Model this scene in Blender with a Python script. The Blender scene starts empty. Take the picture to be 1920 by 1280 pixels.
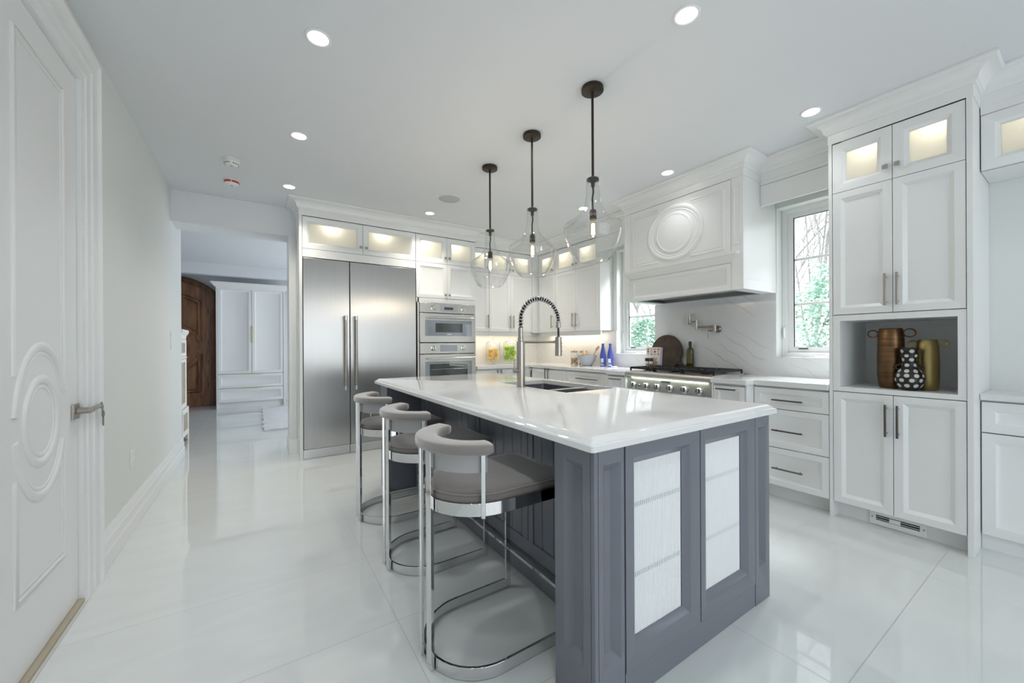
import bpy, bmesh, math, random
from mathutils import Vector, Matrix

sc = bpy.context.scene
C = sc.collection
PI = math.pi
rad = math.radians

# ------------------------------------------------------------------ camera
YAW, PITCH, ROLL = 0.57946, -0.0010, 0.005265
FPX, CYPX = 727.77, 646.33
cam_data = bpy.data.cameras.new('camera')
cam = bpy.data.objects.new('camera', cam_data)
C.objects.link(cam)
f_ = Vector((math.sin(YAW)*math.cos(PITCH), math.cos(YAW)*math.cos(PITCH), math.sin(PITCH)))
r_ = Vector((math.cos(YAW), -math.sin(YAW), 0))
d_ = f_.cross(r_)
r2 = r_*math.cos(ROLL) + d_*math.sin(ROLL)
d2 = -r_*math.sin(ROLL) + d_*math.cos(ROLL)
M3 = Matrix((r2, -d2, -f_)).transposed()
cam.matrix_world = Matrix.Translation((0, 0, 1.18)) @ M3.to_4x4()
cam_data.sensor_width = 36
cam_data.sensor_fit = 'HORIZONTAL'
cam_data.lens = FPX/1920*36
cam_data.shift_y = (CYPX-640)/1920
cam_data.clip_start = 0.05
cam_data.clip_end = 200
sc.camera = cam

# ------------------------------------------------------------------ world, exposure
w = bpy.data.worlds.new('world')
sc.world = w
w.use_nodes = True
bg = w.node_tree.nodes['Background']
bg.inputs[0].default_value = (0.93, 0.96, 1.0, 1)
bg.inputs[1].default_value = 2.4
sc.view_settings.view_transform = 'Standard'
sc.view_settings.look = 'None'
sc.view_settings.gamma = 1
sc.view_settings.use_curve_mapping = False
sc.view_settings.exposure = 0.05
sc.cycles.use_denoising = True
sc.cycles.max_bounces = 14
sc.cycles.diffuse_bounces = 6
sc.cycles.glossy_bounces = 6
sc.cycles.transmission_bounces = 8
sc.cycles.transparent_max_bounces = 24
sc.cycles.caustics_reflective = False
sc.cycles.caustics_refractive = False
sc.cycles.sample_clamp_indirect = 4.0

def lamp(kind, name, loc, energy, color=(1, 1, 1), size=0.1, size_y=None, direction=None, spot=None):
    l = bpy.data.lights.new(name, kind)
    l.energy = energy
    l.color = color
    if kind == 'AREA':
        l.size = size
        if size_y:
            l.shape = 'RECTANGLE'
            l.size_y = size_y
    elif kind in ('POINT', 'SPOT'):
        l.shadow_soft_size = size
    if spot:
        l.spot_size = rad(spot[0])
        l.spot_blend = spot[1]
    o = bpy.data.objects.new(name, l)
    C.objects.link(o)
    o.location = loc
    if direction:
        o.rotation_euler = Vector(direction).to_track_quat('-Z', 'Y').to_euler()
    return o

# daylight entering by the glazed rear wall of the room (behind the camera), and by the hall's side window
lamp('AREA', 'daylight', (0.75, -3.55, 1.35), 22, (0.83, 0.92, 1.0), 3.6, 2.3, (0, 1, -0.02))
lamp('AREA', 'daylight', (2.42, 7.3, 1.3), 52, (0.90, 0.95, 1.0), 2.6, 2.2, (-1, 0, 0))
lamp('AREA', 'daylight', (5.6, 1.29, 4.5), 480, (0.92, 0.96, 1.0), 1.2, 1.2, (-1.7, 0, -2.9))
lamp('AREA', 'daylight', (5.6, 3.09, 4.5), 480, (0.92, 0.96, 1.0), 1.2, 1.2, (-1.7, 0, -2.9))

# ------------------------------------------------------------------ shared measures
XL = -0.69       # left wall
ZC = 2.682       # ceiling
YF = 4.5165      # faces of the fridge wall units
YW = 5.06        # fridge wall
YU = 4.73        # upper doors on the fridge wall
XW = 3.80        # window wall
XU = 3.565       # upper doors on the window wall
XT = 3.2625      # tall unit and drawers
XH = 3.24        # hood face
ZGB, ZGT = 2.185, 2.5172   # glazed door row
ZCT, ZCB = 0.8955, 0.8555  # worktops

# ------------------------------------------------------------------ materials
MATS = {}
def nt(m):
    m.use_nodes = True
    t = m.node_tree
    return t, t.nodes, t.links
def pm(name, col, rough=0.5, metal=0.0, var=0.04, scale=6.0, bump=0.0, bscale=60.0, spec=0.5, stretch=None, coat=0.0, sheen=0.0):
    """principled with a little procedural variation of colour and relief"""
    m = bpy.data.materials.new(name)
    t, n, l = nt(m)
    b = n['Principled BSDF']
    b.inputs['Roughness'].default_value = rough
    b.inputs['Metallic'].default_value = metal
    b.inputs['Specular IOR Level'].default_value = spec
    b.inputs['Coat Weight'].default_value = coat
    b.inputs['Coat Roughness'].default_value = 0.08
    b.inputs['Sheen Weight'].default_value = sheen
    tc = n.new('ShaderNodeTexCoord')
    mp = n.new('ShaderNodeMapping')
    l.new(tc.outputs['Object'], mp.inputs[0])
    if stretch:
        mp.inputs['Scale'].default_value = stretch
    ns = n.new('ShaderNodeTexNoise')
    ns.inputs['Scale'].default_value = scale
    ns.inputs['Detail'].default_value = 4
    l.new(mp.outputs[0], ns.inputs[0])
    mx = n.new('ShaderNodeMix')
    mx.data_type = 'RGBA'
    mx.inputs[6].default_value = tuple(c*(1-var) for c in col)+(1,)
    mx.inputs[7].default_value = tuple(min(1, c*(1+var)) for c in col)+(1,)
    l.new(ns.outputs[0], mx.inputs[0])
    l.new(mx.outputs[2], b.inputs['Base Color'])
    if bump:
        n2 = n.new('ShaderNodeTexNoise')
        n2.inputs['Scale'].default_value = bscale
        l.new(mp.outputs[0], n2.inputs[0])
        bp = n.new('ShaderNodeBump')
        bp.inputs['Strength'].default_value = bump
        bp.inputs['Distance'].default_value = 0.002
        l.new(n2.outputs[0], bp.inputs['Height'])
        l.new(bp.outputs[0], b.inputs['Normal'])
    MATS[name] = m
    return m
def emit(name, col, strength):
    m = bpy.data.materials.new(name)
    t, n, l = nt(m)
    b = n['Principled BSDF']
    b.inputs['Base Color'].default_value = (0.9, 0.9, 0.9, 1)
    b.inputs['Emission Color'].default_value = col+(1,)
    b.inputs['Emission Strength'].default_value = strength
    return m
def thin_glass(name, tint=(1, 1, 1), refl=1.0, rough=0.0, base=0.0):
    """a thin pane: clear transmission plus a fresnel reflection"""
    m = bpy.data.materials.new(name)
    t, n, l = nt(m)
    n.remove(n['Principled BSDF'])
    tr = n.new('ShaderNodeBsdfTransparent')
    tr.inputs[0].default_value = tint+(1,)
    gl = n.new('ShaderNodeBsdfGlossy')
    gl.inputs['Roughness'].default_value = rough
    lf = n.new('ShaderNodeLayerWeight')
    lf.inputs[0].default_value = 0.5
    pw = n.new('ShaderNodeMath')
    pw.operation = 'POWER'
    pw.inputs[1].default_value = 3.0
    l.new(lf.outputs['Facing'], pw.inputs[0])
    lw = n.new('ShaderNodeMath')
    lw.operation = 'MULTIPLY_ADD'
    lw.inputs[1].default_value = 0.9
    lw.inputs[2].default_value = 0.05
    l.new(pw.outputs[0], lw.inputs[0])
    mu = n.new('ShaderNodeMath')
    mu.operation = 'MULTIPLY_ADD'
    mu.inputs[1].default_value = refl
    mu.inputs[2].default_value = base
    l.new(lw.outputs[0], mu.inputs[0])
    mx = n.new('ShaderNodeMixShader')
    l.new(mu.outputs[0], mx.inputs[0])
    l.new(tr.outputs[0], mx.inputs[1])
    l.new(gl.outputs[0], mx.inputs[2])
    l.new(mx.outputs[0], n['Material Output'].inputs[0])
    return m

m_ceil = pm('ceiling_paint', (0.745, 0.765, 0.79), 0.9, var=0.01)
m_wall = pm('wall_paint', (0.745, 0.765, 0.75), 0.55, var=0.01, spec=0.3)
m_hall = pm('hall_paint', (0.74, 0.76, 0.79), 0.7, var=0.01)
m_trim = pm('trim_paint', (0.80, 0.81, 0.81), 0.28, var=0.01)
m_cab = pm('cabinet_lacquer', (0.79, 0.80, 0.795), 0.30, var=0.01)
m_gap_shade = pm('gap_shade', (0.20, 0.165, 0.12), 0.7, var=0.05)  # brown standing in for the shade in gaps between cabinet parts
m_island = pm('charcoal_lacquer', (0.165, 0.175, 0.205), 0.34, var=0.03)
m_nickel = pm('brushed_nickel', (0.42, 0.39, 0.35), 0.28, 1.0, var=0.05, scale=40)
m_darkpull = pm('dark_nickel', (0.24, 0.22, 0.20), 0.30, 1.0, var=0.05, scale=40)
m_chrome = pm('polished_chrome', (0.72, 0.72, 0.72), 0.06, 1.0, var=0.01)
m_bronze = pm('oiled_bronze', (0.05, 0.038, 0.03), 0.42, 0.7, var=0.1, scale=30)
m_black = pm('black_enamel', (0.012, 0.012, 0.013), 0.35, var=0.1)
m_iron = pm('cast_iron', (0.025, 0.025, 0.028), 0.5, 0.3, var=0.2, scale=50, bump=0.2)
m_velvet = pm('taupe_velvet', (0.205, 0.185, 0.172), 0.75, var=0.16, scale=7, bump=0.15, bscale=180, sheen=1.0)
m_velvet_lit = pm('taupe_velvet_lit', (0.36, 0.355, 0.36), 0.75, var=0.14, scale=7, bump=0.15, bscale=180, sheen=1.0)  # same velvet lightened: light on the back panels put into the colour
m_velvet_shaded = pm('taupe_velvet_shaded', (0.155, 0.137, 0.125), 0.75, var=0.18, scale=6, bump=0.15, bscale=180, sheen=0.8)  # same velvet darkened: shade on the seats put into the colour
m_gold = pm('brass', (0.46, 0.41, 0.14), 0.3, 1.0, var=0.05)
m_rubber = pm('black_rubber', (0.015, 0.015, 0.016), 0.6)
m_white = pm('white_plastic', (0.82, 0.82, 0.82), 0.4, var=0.01)
m_red = pm('red_band', (0.55, 0.05, 0.04), 0.5)
m_speaker = pm('speaker_mesh', (0.50, 0.52, 0.53), 0.8, var=0.15, scale=300)
m_cream = pm('cream_paint', (0.82, 0.80, 0.74), 0.5, var=0.02)
m_beige = pm('beige_panel', (0.42, 0.37, 0.28), 0.6, var=0.1)
m_rug = pm('pale_rug', (0.72, 0.72, 0.73), 0.95, var=0.12, scale=30, bump=0.5, bscale=120)
m_sinkm = pm('sink_steel', (0.26, 0.27, 0.29), 0.35, 1.0, var=0.08, scale=20)
m_rim = pm('bright_steel', (0.68, 0.69, 0.70), 0.22, 1.0, var=0.03)

def brushed(name, col, rough, rot=0.0, aniso=0.75):
    m = pm(name, col, rough, 1.0, var=0.07, scale=3, stretch=(90, 90, 0.6) if rot == 0 else (0.6, 0.6, 90))
    b = m.node_tree.nodes['Principled BSDF']
    b.inputs['Anisotropic'].default_value = aniso
    tg = m.node_tree.nodes.new('ShaderNodeTangent')
    tg.direction_type = 'RADIAL'
    tg.axis = 'Z'
    b.inputs['Anisotropic Rotation'].default_value = 0.0 if rot == 0 else 0.25
    m.node_tree.links.new(tg.outputs[0], b.inputs['Tangent'])
    return m
m_steel = brushed('brushed_steel', (0.46, 0.46, 0.45), 0.30)
m_range = pm('range_steel', (0.66, 0.63, 0.59), 0.36, 1.0, var=0.05, scale=3, stretch=(0.6, 0.6, 90))
m_oven = pm('oven_steel', (0.62, 0.60, 0.56), 0.24, 1.0, var=0.05, scale=3, stretch=(0.6, 0.6, 90))
m_grey_glass = pm('grey_oven_glass', (0.30, 0.33, 0.37), 0.08, 0.3, var=0.03)
m_dark_glass = pm('dark_oven_glass', (0.03, 0.04, 0.04), 0.05, 0.0, var=0.05, spec=0.9)
m_screen = pm('grey_display', (0.36, 0.39, 0.44), 0.15, var=0.03)

def wood(name, c1, c2, rough, stretch, scale=3.0):
    m = bpy.data.materials.new(name)
    t, n, l = nt(m)
    b = n['Principled BSDF']
    b.inputs['Roughness'].default_value = rough
    tc = n.new('ShaderNodeTexCoord')
    mp = n.new('ShaderNodeMapping')
    mp.inputs['Scale'].default_value = stretch
    l.new(tc.outputs['Object'], mp.inputs[0])
    ns = n.new('ShaderNodeTexNoise')
    ns.inputs['Scale'].default_value = scale
    ns.inputs['Detail'].default_value = 8
    ns.inputs['Distortion'].default_value = 0.6
    l.new(mp.outputs[0], ns.inputs[0])
    cr = n.new('ShaderNodeValToRGB')
    cr.color_ramp.elements[0].position = 0.3
    cr.color_ramp.elements[0].color = c1+(1,)
    cr.color_ramp.elements[1].position = 0.7
    cr.color_ramp.elements[1].color = c2+(1,)
    l.new(ns.outputs[0], cr.inputs[0])
    l.new(cr.outputs[0], b.inputs['Base Color'])
    return m
m_walnut = wood('front_door_wood', (0.15, 0.062, 0.028), (0.44, 0.21, 0.10), 0.32, (5, 5, 0.7), 3)
m_walnut_dark = wood('door_frame_wood', (0.085, 0.038, 0.02), (0.21, 0.10, 0.05), 0.3, (5, 5, 0.7), 3)
m_board = wood('board_wood', (0.035, 0.022, 0.014), (0.085, 0.055, 0.035), 0.55, (3, 3, 3), 4)
m_spoon = wood('spoon_wood', (0.42, 0.22, 0.09), (0.60, 0.36, 0.17), 0.6, (4, 4, 20), 4)
m_bronze_vase = wood('hammered_bronze', (0.13, 0.07, 0.036), (0.22, 0.125, 0.065), 0.33, (2, 2, 40), 3)
m_bronze_vase.node_tree.nodes['Principled BSDF'].inputs['Metallic'].default_value = 0.95
m_gold_vase = pm('dull_gold', (0.40, 0.31, 0.13), 0.36, 0.9, var=0.08, scale=10)
m_dot_black = pm('black_glaze', (0.013, 0.011, 0.011), 0.4, var=0.2, scale=20)
m_dot_white = pm('white_dot_glaze', (0.60, 0.60, 0.57), 0.6, var=0.08, scale=60)

# polished tile floor with a 1.16 x 0.59 m grid of fine joints
def floor_mat():
    m = bpy.data.materials.new('polished_tile')
    t, n, l = nt(m)
    b = n['Principled BSDF']
    b.inputs['Roughness'].default_value = 0.04
    b.inputs['Specular IOR Level'].default_value = 0.85
    tc = n.new('ShaderNodeTexCoord')
    sp = n.new('ShaderNodeSeparateXYZ')
    l.new(tc.outputs['Object'], sp.inputs[0])
    def mth(op, a, bb=None, cc=None):
        q = n.new('ShaderNodeMath')
        q.operation = op
        for i, v in enumerate((a, bb, cc)):
            if v is None:
                continue
            if isinstance(v, (int, float)):
                q.inputs[i].default_value = v
            else:
                l.new(v, q.inputs[i])
        return q.outputs[0]
    masks, ids = [], []
    for out, off, step in ((sp.outputs[0], 0.4955, 1.1639), (sp.outputs[1], 0.49, 0.5874)):
        u = mth('DIVIDE', mth('SUBTRACT', out, off), step)
        fl = mth('FLOOR', u)
        fr = mth('SUBTRACT', u, fl)
        dist = mth('MULTIPLY', mth('MINIMUM', fr, mth('SUBTRACT', 1.0, fr)), step)
        masks.append(mth('LESS_THAN', dist, 0.0016))
        ids.append(fl)
    joint = mth('MAXIMUM', masks[0], masks[1])
    wn = n.new('ShaderNodeTexWhiteNoise')
    wn.noise_dimensions = '2D'
    cb = n.new('ShaderNodeCombineXYZ')
    l.new(ids[0], cb.inputs[0])
    l.new(ids[1], cb.inputs[1])
    l.new(cb.outputs[0], wn.inputs['Vector'])
    # soft stretched veining, shifted from tile to tile
    mp = n.new('ShaderNodeMapping')
    mp.inputs['Scale'].default_value = (1.2, 4.0, 1)
    ad = n.new('ShaderNodeVectorMath')
    ad.operation = 'MULTIPLY_ADD'
    l.new(wn.outputs['Color'], ad.inputs[0])
    ad.inputs[1].default_value = (9, 9, 9)
    l.new(tc.outputs['Object'], ad.inputs[2])
    l.new(ad.outputs[0], mp.inputs[0])
    ns = n.new('ShaderNodeTexNoise')
    ns.inputs['Scale'].default_value = 1.6
    ns.inputs['Detail'].default_value = 7
    ns.inputs['Distortion'].default_value = 1.2
    l.new(mp.outputs[0], ns.inputs[0])
    cr = n.new('ShaderNodeValToRGB')
    cr.color_ramp.elements[0].position = 0.3
    cr.color_ramp.elements[0].color = (0.67, 0.70, 0.695, 1)
    cr.color_ramp.elements[1].position = 0.62
    cr.color_ramp.elements[1].color = (0.70, 0.73, 0.725, 1)
    l.new(ns.outputs[0], cr.inputs[0])
    mx = n.new('ShaderNodeMix')
    mx.data_type = 'RGBA'
    l.new(joint, mx.inputs[0])
    l.new(cr.outputs[0], mx.inputs[6])
    mx.inputs[7].default_value = (0.46, 0.45, 0.43, 1)
    l.new(mx.outputs[2], b.inputs['Base Color'])
    mr = mth('MULTIPLY_ADD', joint, 0.4, 0.035)
    l.new(mr, b.inputs['Roughness'])
    return m
m_floor = floor_mat()

def marble(name, base, vein, rough, rot, scale, width, amount, bands='X', dist=5.0):
    m = bpy.data.materials.new(name)
    t, n, l = nt(m)
    b = n['Principled BSDF']
    b.inputs['Roughness'].default_value = rough
    tc = n.new('ShaderNodeTexCoord')
    mp = n.new('ShaderNodeMapping')
    mp.inputs['Rotation'].default_value = rot
    l.new(tc.outputs['Object'], mp.inputs[0])
    wv = n.new('ShaderNodeTexWave')
    wv.inputs['Scale'].default_value = scale
    wv.bands_direction = bands
    wv.inputs['Distortion'].default_value = dist
    wv.inputs['Detail'].default_value = 5
    wv.inputs['Detail Scale'].default_value = 1.4
    l.new(mp.outputs[0], wv.inputs[0])
    cr = n.new('ShaderNodeValToRGB')
    cr.color_ramp.elements[0].position = 1-width
    cr.color_ramp.elements[0].color = (0, 0, 0, 1)
    cr.color_ramp.elements[1].position = 1
    cr.color_ramp.elements[1].color = (1, 1, 1, 1)
    l.new(wv.outputs[0], cr.inputs[0])
    ns = n.new('ShaderNodeTexNoise')
    ns.inputs['Scale'].default_value = 3.0
    ns.inputs['Detail'].default_value = 6
    l.new(mp.outputs[0], ns.inputs[0])
    mu = n.new('ShaderNodeMath')
    mu.operation = 'MULTIPLY'
    br = n.new('ShaderNodeMapRange')
    br.inputs[1].default_value = 0.46
    br.inputs[2].default_value = 0.72
    l.new(ns.outputs[0], br.inputs[0])
    l.new(cr.outputs[0], mu.inputs[0])
    l.new(br.outputs[0], mu.inputs[1])
    mu2 = n.new('ShaderNodeMath')
    mu2.operation = 'MULTIPLY'
    l.new(mu.outputs[0], mu2.inputs[0])
    mu2.inputs[1].default_value = amount
    mx = n.new('ShaderNodeMix')
    mx.data_type = 'RGBA'
    mx.inputs[6].default_value = base+(1,)
    mx.inputs[7].default_value = vein+(1,)
    l.new(mu2.outputs[0], mx.inputs[0])
    l.new(mx.outputs[2], b.inputs['Base Color'])
    return m
m_marble = marble('veined_slab', (0.78, 0.79, 0.80), (0.42, 0.43, 0.45), 0.18, (rad(-33), 0, 0), 3.2, 0.03, 0.75, 'Z', 3.6)
m_quartz = marble('white_quartz', (0.74, 0.745, 0.745), (0.62, 0.61, 0.60), 0.07, (0, 0, rad(20)), 0.8, 0.08, 0.6)

# frosted cabinet glass: scatters the small lamp behind it
def frosted(name, col, trans):
    m = bpy.data.materials.new(name)
    t, n, l = nt(m)
    n.remove(n['Principled BSDF'])
    a = n.new('ShaderNodeBsdfTranslucent')
    a.inputs[0].default_value = col+(1,)
    d = n.new('ShaderNodeBsdfDiffuse')
    d.inputs[0].default_value = col+(1,)
    g = n.new('ShaderNodeBsdfGlossy')
    g.inputs['Roughness'].default_value = 0.25
    x = n.new('ShaderNodeMixShader')
    x.inputs[0].default_value = trans
    l.new(d.outputs[0], x.inputs[1])
    l.new(a.outputs[0], x.inputs[2])
    y = n.new('ShaderNodeMixShader')
    fr = n.new('ShaderNodeFresnel')
    l.new(fr.outputs[0], y.inputs[0])
    l.new(x.outputs[0], y.inputs[1])
    l.new(g.outputs[0], y.inputs[2])
    l.new(y.outputs[0], n['Material Output'].inputs[0])
    return m
m_frost = frosted('frosted_glass', (0.93, 0.92, 0.87), 0.7)
m_reed = frosted('reeded_glass', (0.93, 0.95, 0.96), 0.10)
m_pane = thin_glass('window_glass', (0.985, 0.995, 0.99), 0.6)
m_pendant = thin_glass('pendant_glass', (0.965, 0.968, 0.965), 1.1, 0.0, 0.015)
m_jar = thin_glass('jar_glass', (0.975, 0.98, 0.98), 0.8, 0.0, 0.01)
m_bulb = thin_glass('bulb_glass', (1.0, 0.95, 0.88), 0.8)
m_down = emit('downlight_lens', (1.0, 0.97, 0.92), 9.0)
m_fil = emit('lamp_filament', (1.0, 0.76, 0.44), 22.0)
m_led = emit('puck_lamp', (1.0, 0.9, 0.72), 6.0)

# ------------------------------------------------------------------ mesh builder
class MB:
    def __init__(self):
        self.v, self.f, self.mi = [], [], []
        self.m = 0
    def add(self, vs, fs):
        o = len(self.v)
        self.v += [Vector(p) for p in vs]
        for f in fs:
            self.f.append([i+o for i in f])
            self.mi.append(self.m)
        return self
    def box(self, x0, x1, y0, y1, z0, z1):
        vs = [(x, y, z) for x in (x0, x1) for y in (y0, y1) for z in (z0, z1)]
        return self.add(vs, [(0, 1, 3, 2), (4, 6, 7, 5), (0, 4, 5, 1), (2, 3, 7, 6), (0, 2, 6, 4), (1, 5, 7, 3)])
    def loops(self, loops, cap0=False, cap1=False, closed=True):
        n = len(loops[0])
        vs = [p for lp in loops for p in lp]
        fs = []
        for i in range(len(loops)-1):
            for j in range(n if closed else n-1):
                k = (j+1) % n
                fs.append((i*n+j, i*n+k, (i+1)*n+k, (i+1)*n+j))
        if cap0:
            fs.append(tuple(range(n)))
        if cap1:
            fs.append(tuple((len(loops)-1)*n+j for j in range(n)))
        return self.add(vs, fs)
    def lathe(self, prof, c=(0, 0, 0), seg=32, axis='z', caps=True):
        loops = []
        for r, h in prof:
            lp = []
            for i in range(seg):
                a = 2*PI*i/seg
                x, y = r*math.cos(a), r*math.sin(a)
                p = {'z': (x, y, h), 'x': (h, x, y), 'y': (x, h, y)}[axis]
                lp.append((c[0]+p[0], c[1]+p[1], c[2]+p[2]))
            loops.append(lp)
        return self.loops(loops, caps and prof[0][0] > 1e-4, caps and prof[-1][0] > 1e-4)
    def tube(self, path, r, seg=10, caps=True, closed=False, rfn=None):
        P = [Vector(p) for p in path]
        n = len(P)
        T = []
        for i in range(n):
            if closed:
                t = P[(i+1) % n]-P[i-1]
            else:
                t = P[min(i+1, n-1)]-P[max(i-1, 0)]
            T.append(t.normalized())
        nrm = T[0].orthogonal().normalized()
        loops = []
        for i in range(n):
            nrm = (nrm - T[i]*nrm.dot(T[i]))
            nrm = nrm.normalized() if nrm.length > 1e-6 else T[i].orthogonal().normalized()
            bn = T[i].cross(nrm)
            rr = rfn(i/(n-1)) if rfn else r
            loops.append([P[i]+nrm*(rr*math.cos(2*PI*j/seg))+bn*(rr*math.sin(2*PI*j/seg)) for j in range(seg)])
        if closed:
            loops.append(loops[0])
        return self.loops(loops, caps and not closed, caps and not closed)
    def ball(self, c, r, seg=16, rings=10, s=(1, 1, 1), rot=None):
        loops = []
        R = rot or Matrix.Identity(3)
        for i in range(1, rings):
            a = PI*i/rings
            loops.append([Vector(c)+R @ Vector((s[0]*r*math.sin(a)*math.cos(2*PI*j/seg), s[1]*r*math.sin(a)*math.sin(2*PI*j/seg), s[2]*r*math.cos(a))) for j in range(seg)])
        o = len(self.v)
        self.loops(loops)
        self.v += [Vector(c)+R @ Vector((0, 0, s[2]*r)), Vector(c)-R @ Vector((0, 0, s[2]*r))]
        t, b = len(self.v)-2, len(self.v)-1
        for j in range(seg):
            k = (j+1) % seg
            self.f.append([t, o+k, o+j]); self.mi.append(self.m)
            q = o+(rings-2)*seg
            self.f.append([b, q+j, q+k]); self.mi.append(self.m)
        return self
    def build(self, name, mats, parent=None, bevel=0.0, smooth=35, label=None, sub=0, solid=0.0):
        me = bpy.data.meshes.new(name)
        off = Vector((0, 0, 0))
        p = parent
        while p is not None:
            off += p.location
            p = p.parent
        me.from_pydata([v-off for v in self.v], [], self.f)
        mats = mats if isinstance(mats, (list, tuple)) else [mats]
        for m in mats:
            me.materials.append(m)
        me.polygons.foreach_set('material_index', self.mi)
        bm = bmesh.new()
        bm.from_mesh(me)
        bmesh.ops.remove_doubles(bm, verts=bm.verts, dist=1e-5)
        bmesh.ops.recalc_face_normals(bm, faces=bm.faces)
        bm.to_mesh(me)
        bm.free()
        if smooth:
            me.polygons.foreach_set('use_smooth', [True]*len(me.polygons))
            me.set_sharp_from_angle(angle=rad(smooth))
        o = bpy.data.objects.new(name, me)
        C.objects.link(o)
        if parent is not None:
            o.parent = parent
        if bevel:
            b = o.modifiers.new('bevel', 'BEVEL')
            b.width = bevel
            b.segments = 2
            b.limit_method = 'ANGLE'
            b.angle_limit = rad(50)
        if solid:
            s = o.modifiers.new('solid', 'SOLIDIFY')
            s.thickness = solid
        if sub:
            s = o.modifiers.new('sub', 'SUBSURF')
            s.levels = s.render_levels = sub
        if label:
            o['label'] = label
        return o

def tag(o, label, cat, group=None):
    o['label'] = label
    o['category'] = cat
    if group:
        o['group'] = group
    return o
def thing(name, label, cat, loc=(0, 0, 0), group=None):
    o = bpy.data.objects.new(name, None)
    o.empty_display_size = 0.1
    C.objects.link(o)
    o.location = loc
    return tag(o, label, cat, group)
def structure(o, label=None):
    o['kind'] = 'structure'
    if label:
        o['label'] = label
    return o
def group_root(name, loc, label=None):
    o = bpy.data.objects.new(name, None)
    o.empty_display_size = 0.1
    C.objects.link(o)
    o.location = loc
    return structure(o, label)
def copy_tree(o, parent=None):
    c = o.copy()
    C.objects.link(c)
    if parent is not None:
        c.parent = parent
    for ch in list(o.children):
        copy_tree(ch, c)
    return c

# frames: a = along the wall, b = out of the plane towards the room, c = height
class Fr:
    def __init__(self, kind, plane):
        self.k, self.p = kind, plane
    def __call__(self, a, b, c):
        p = self.p
        if self.k == 'y-':   # plane y = p, facing -y
            return Vector((a, p-b, c))
        if self.k == 'x-':   # plane x = p, facing -x
            return Vector((p-b, a, c))
        if self.k == 'x+':
            return Vector((p+b, a, c))
def fbox(mb, fr, a0, a1, b0, b1, c0, c1):
    vs = [fr(a, b, c) for a in (a0, a1) for b in (b0, b1) for c in (c0, c1)]
    return mb.add(vs, [(0, 1, 3, 2), (4, 6, 7, 5), (0, 4, 5, 1), (2, 3, 7, 6), (0, 2, 6, 4), (1, 5, 7, 3)])
def rect(fr, a0, a1, c0, c1, i, b):
    return [fr(a0+i, b, c0+i), fr(a1-i, b, c0+i), fr(a1-i, b, c1-i), fr(a0+i, b, c1-i)]
def inset_face(mb, fr, A, Bx, ins, t, b0, depth):
    """slab with a sunk, sloping-sided panel; A outer and Bx inner rectangle (a0, a1, c0, c1)"""
    lp = [rect(fr, *A, 0, b0), rect(fr, *A, 0, b0+t), rect(fr, *Bx, 0, b0+t), rect(fr, *Bx, ins, b0+t-depth)]
    mb.loops(lp, True, True)
    return mb
def panel_mesh(mb, fr, a0, a1, c0, c1, t=0.02, b0=0.0, frame=0.045, slope=0.022, depth=0.015, glazed=False):
    lp = [rect(fr, a0, a1, c0, c1, 0, b0), rect(fr, a0, a1, c0, c1, 0, b0+t),
          rect(fr, a0, a1, c0, c1, frame, b0+t), rect(fr, a0, a1, c0, c1, frame+0.004, b0+t-0.003),
          rect(fr, a0, a1, c0, c1, frame+slope, b0+t-depth)]
    if glazed:
        lp.append(rect(fr, a0, a1, c0, c1, frame+slope, b0))
        lp.append(lp[0])
        mb.loops(lp)
    else:
        mb.loops(lp, True, True)
    return mb
def bar_pull(fr, a, c, length, b, vertical, parent, mat, r=0.0055, name='handle', stand=0.026):
    mb = MB()
    h = length/2
    if vertical:
        fbox(mb, fr, a-r, a+r, b+stand, b+stand+2*r, c-h, c+h)
        for q in (-h*0.78, h*0.78):
            fbox(mb, fr, a-r*0.7, a+r*0.7, b-0.001, b+stand+r, c+q-r*0.7, c+q+r*0.7)
    else:
        fbox(mb, fr, a-h, a+h, b+stand, b+stand+2*r, c-r, c+r)
        for q in (-h*0.78, h*0.78):
            fbox(mb, fr, a+q-r*0.7, a+q+r*0.7, b-0.001, b+stand+r, c-r*0.7, c+r*0.7)
    return mb.build(name, mat, parent, bevel=0.0012)
def knob(fr, a, c, b, parent, mat):
    mb = MB()
    fbox(mb, fr, a-0.005, a+0.005, b-0.001, b+0.014, c-0.005, c+0.005)
    fbox(mb, fr, a-0.0125, a+0.0125, b+0.013, b+0.024, c-0.0125, c+0.0125)
    return mb.build('knob', mat, parent, bevel=0.002)
def pane(fr, a0, a1, b0, b1, c0, c1, parent):
    """sheet of glass frosted on its room side"""
    mb = fbox(MB(), fr, a0, a1, b0, b1, c0, c1)
    mb.mi = [1 if all((mb.v[i]-fr(0, b1, 0)).dot(fr(0, 1, 0)-fr(0, 0, 0)) > -1e-6 for i in f) else 0 for f in mb.f]
    return mb.build('glass_pane', [m_jar, m_frost], parent, smooth=0)
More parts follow.
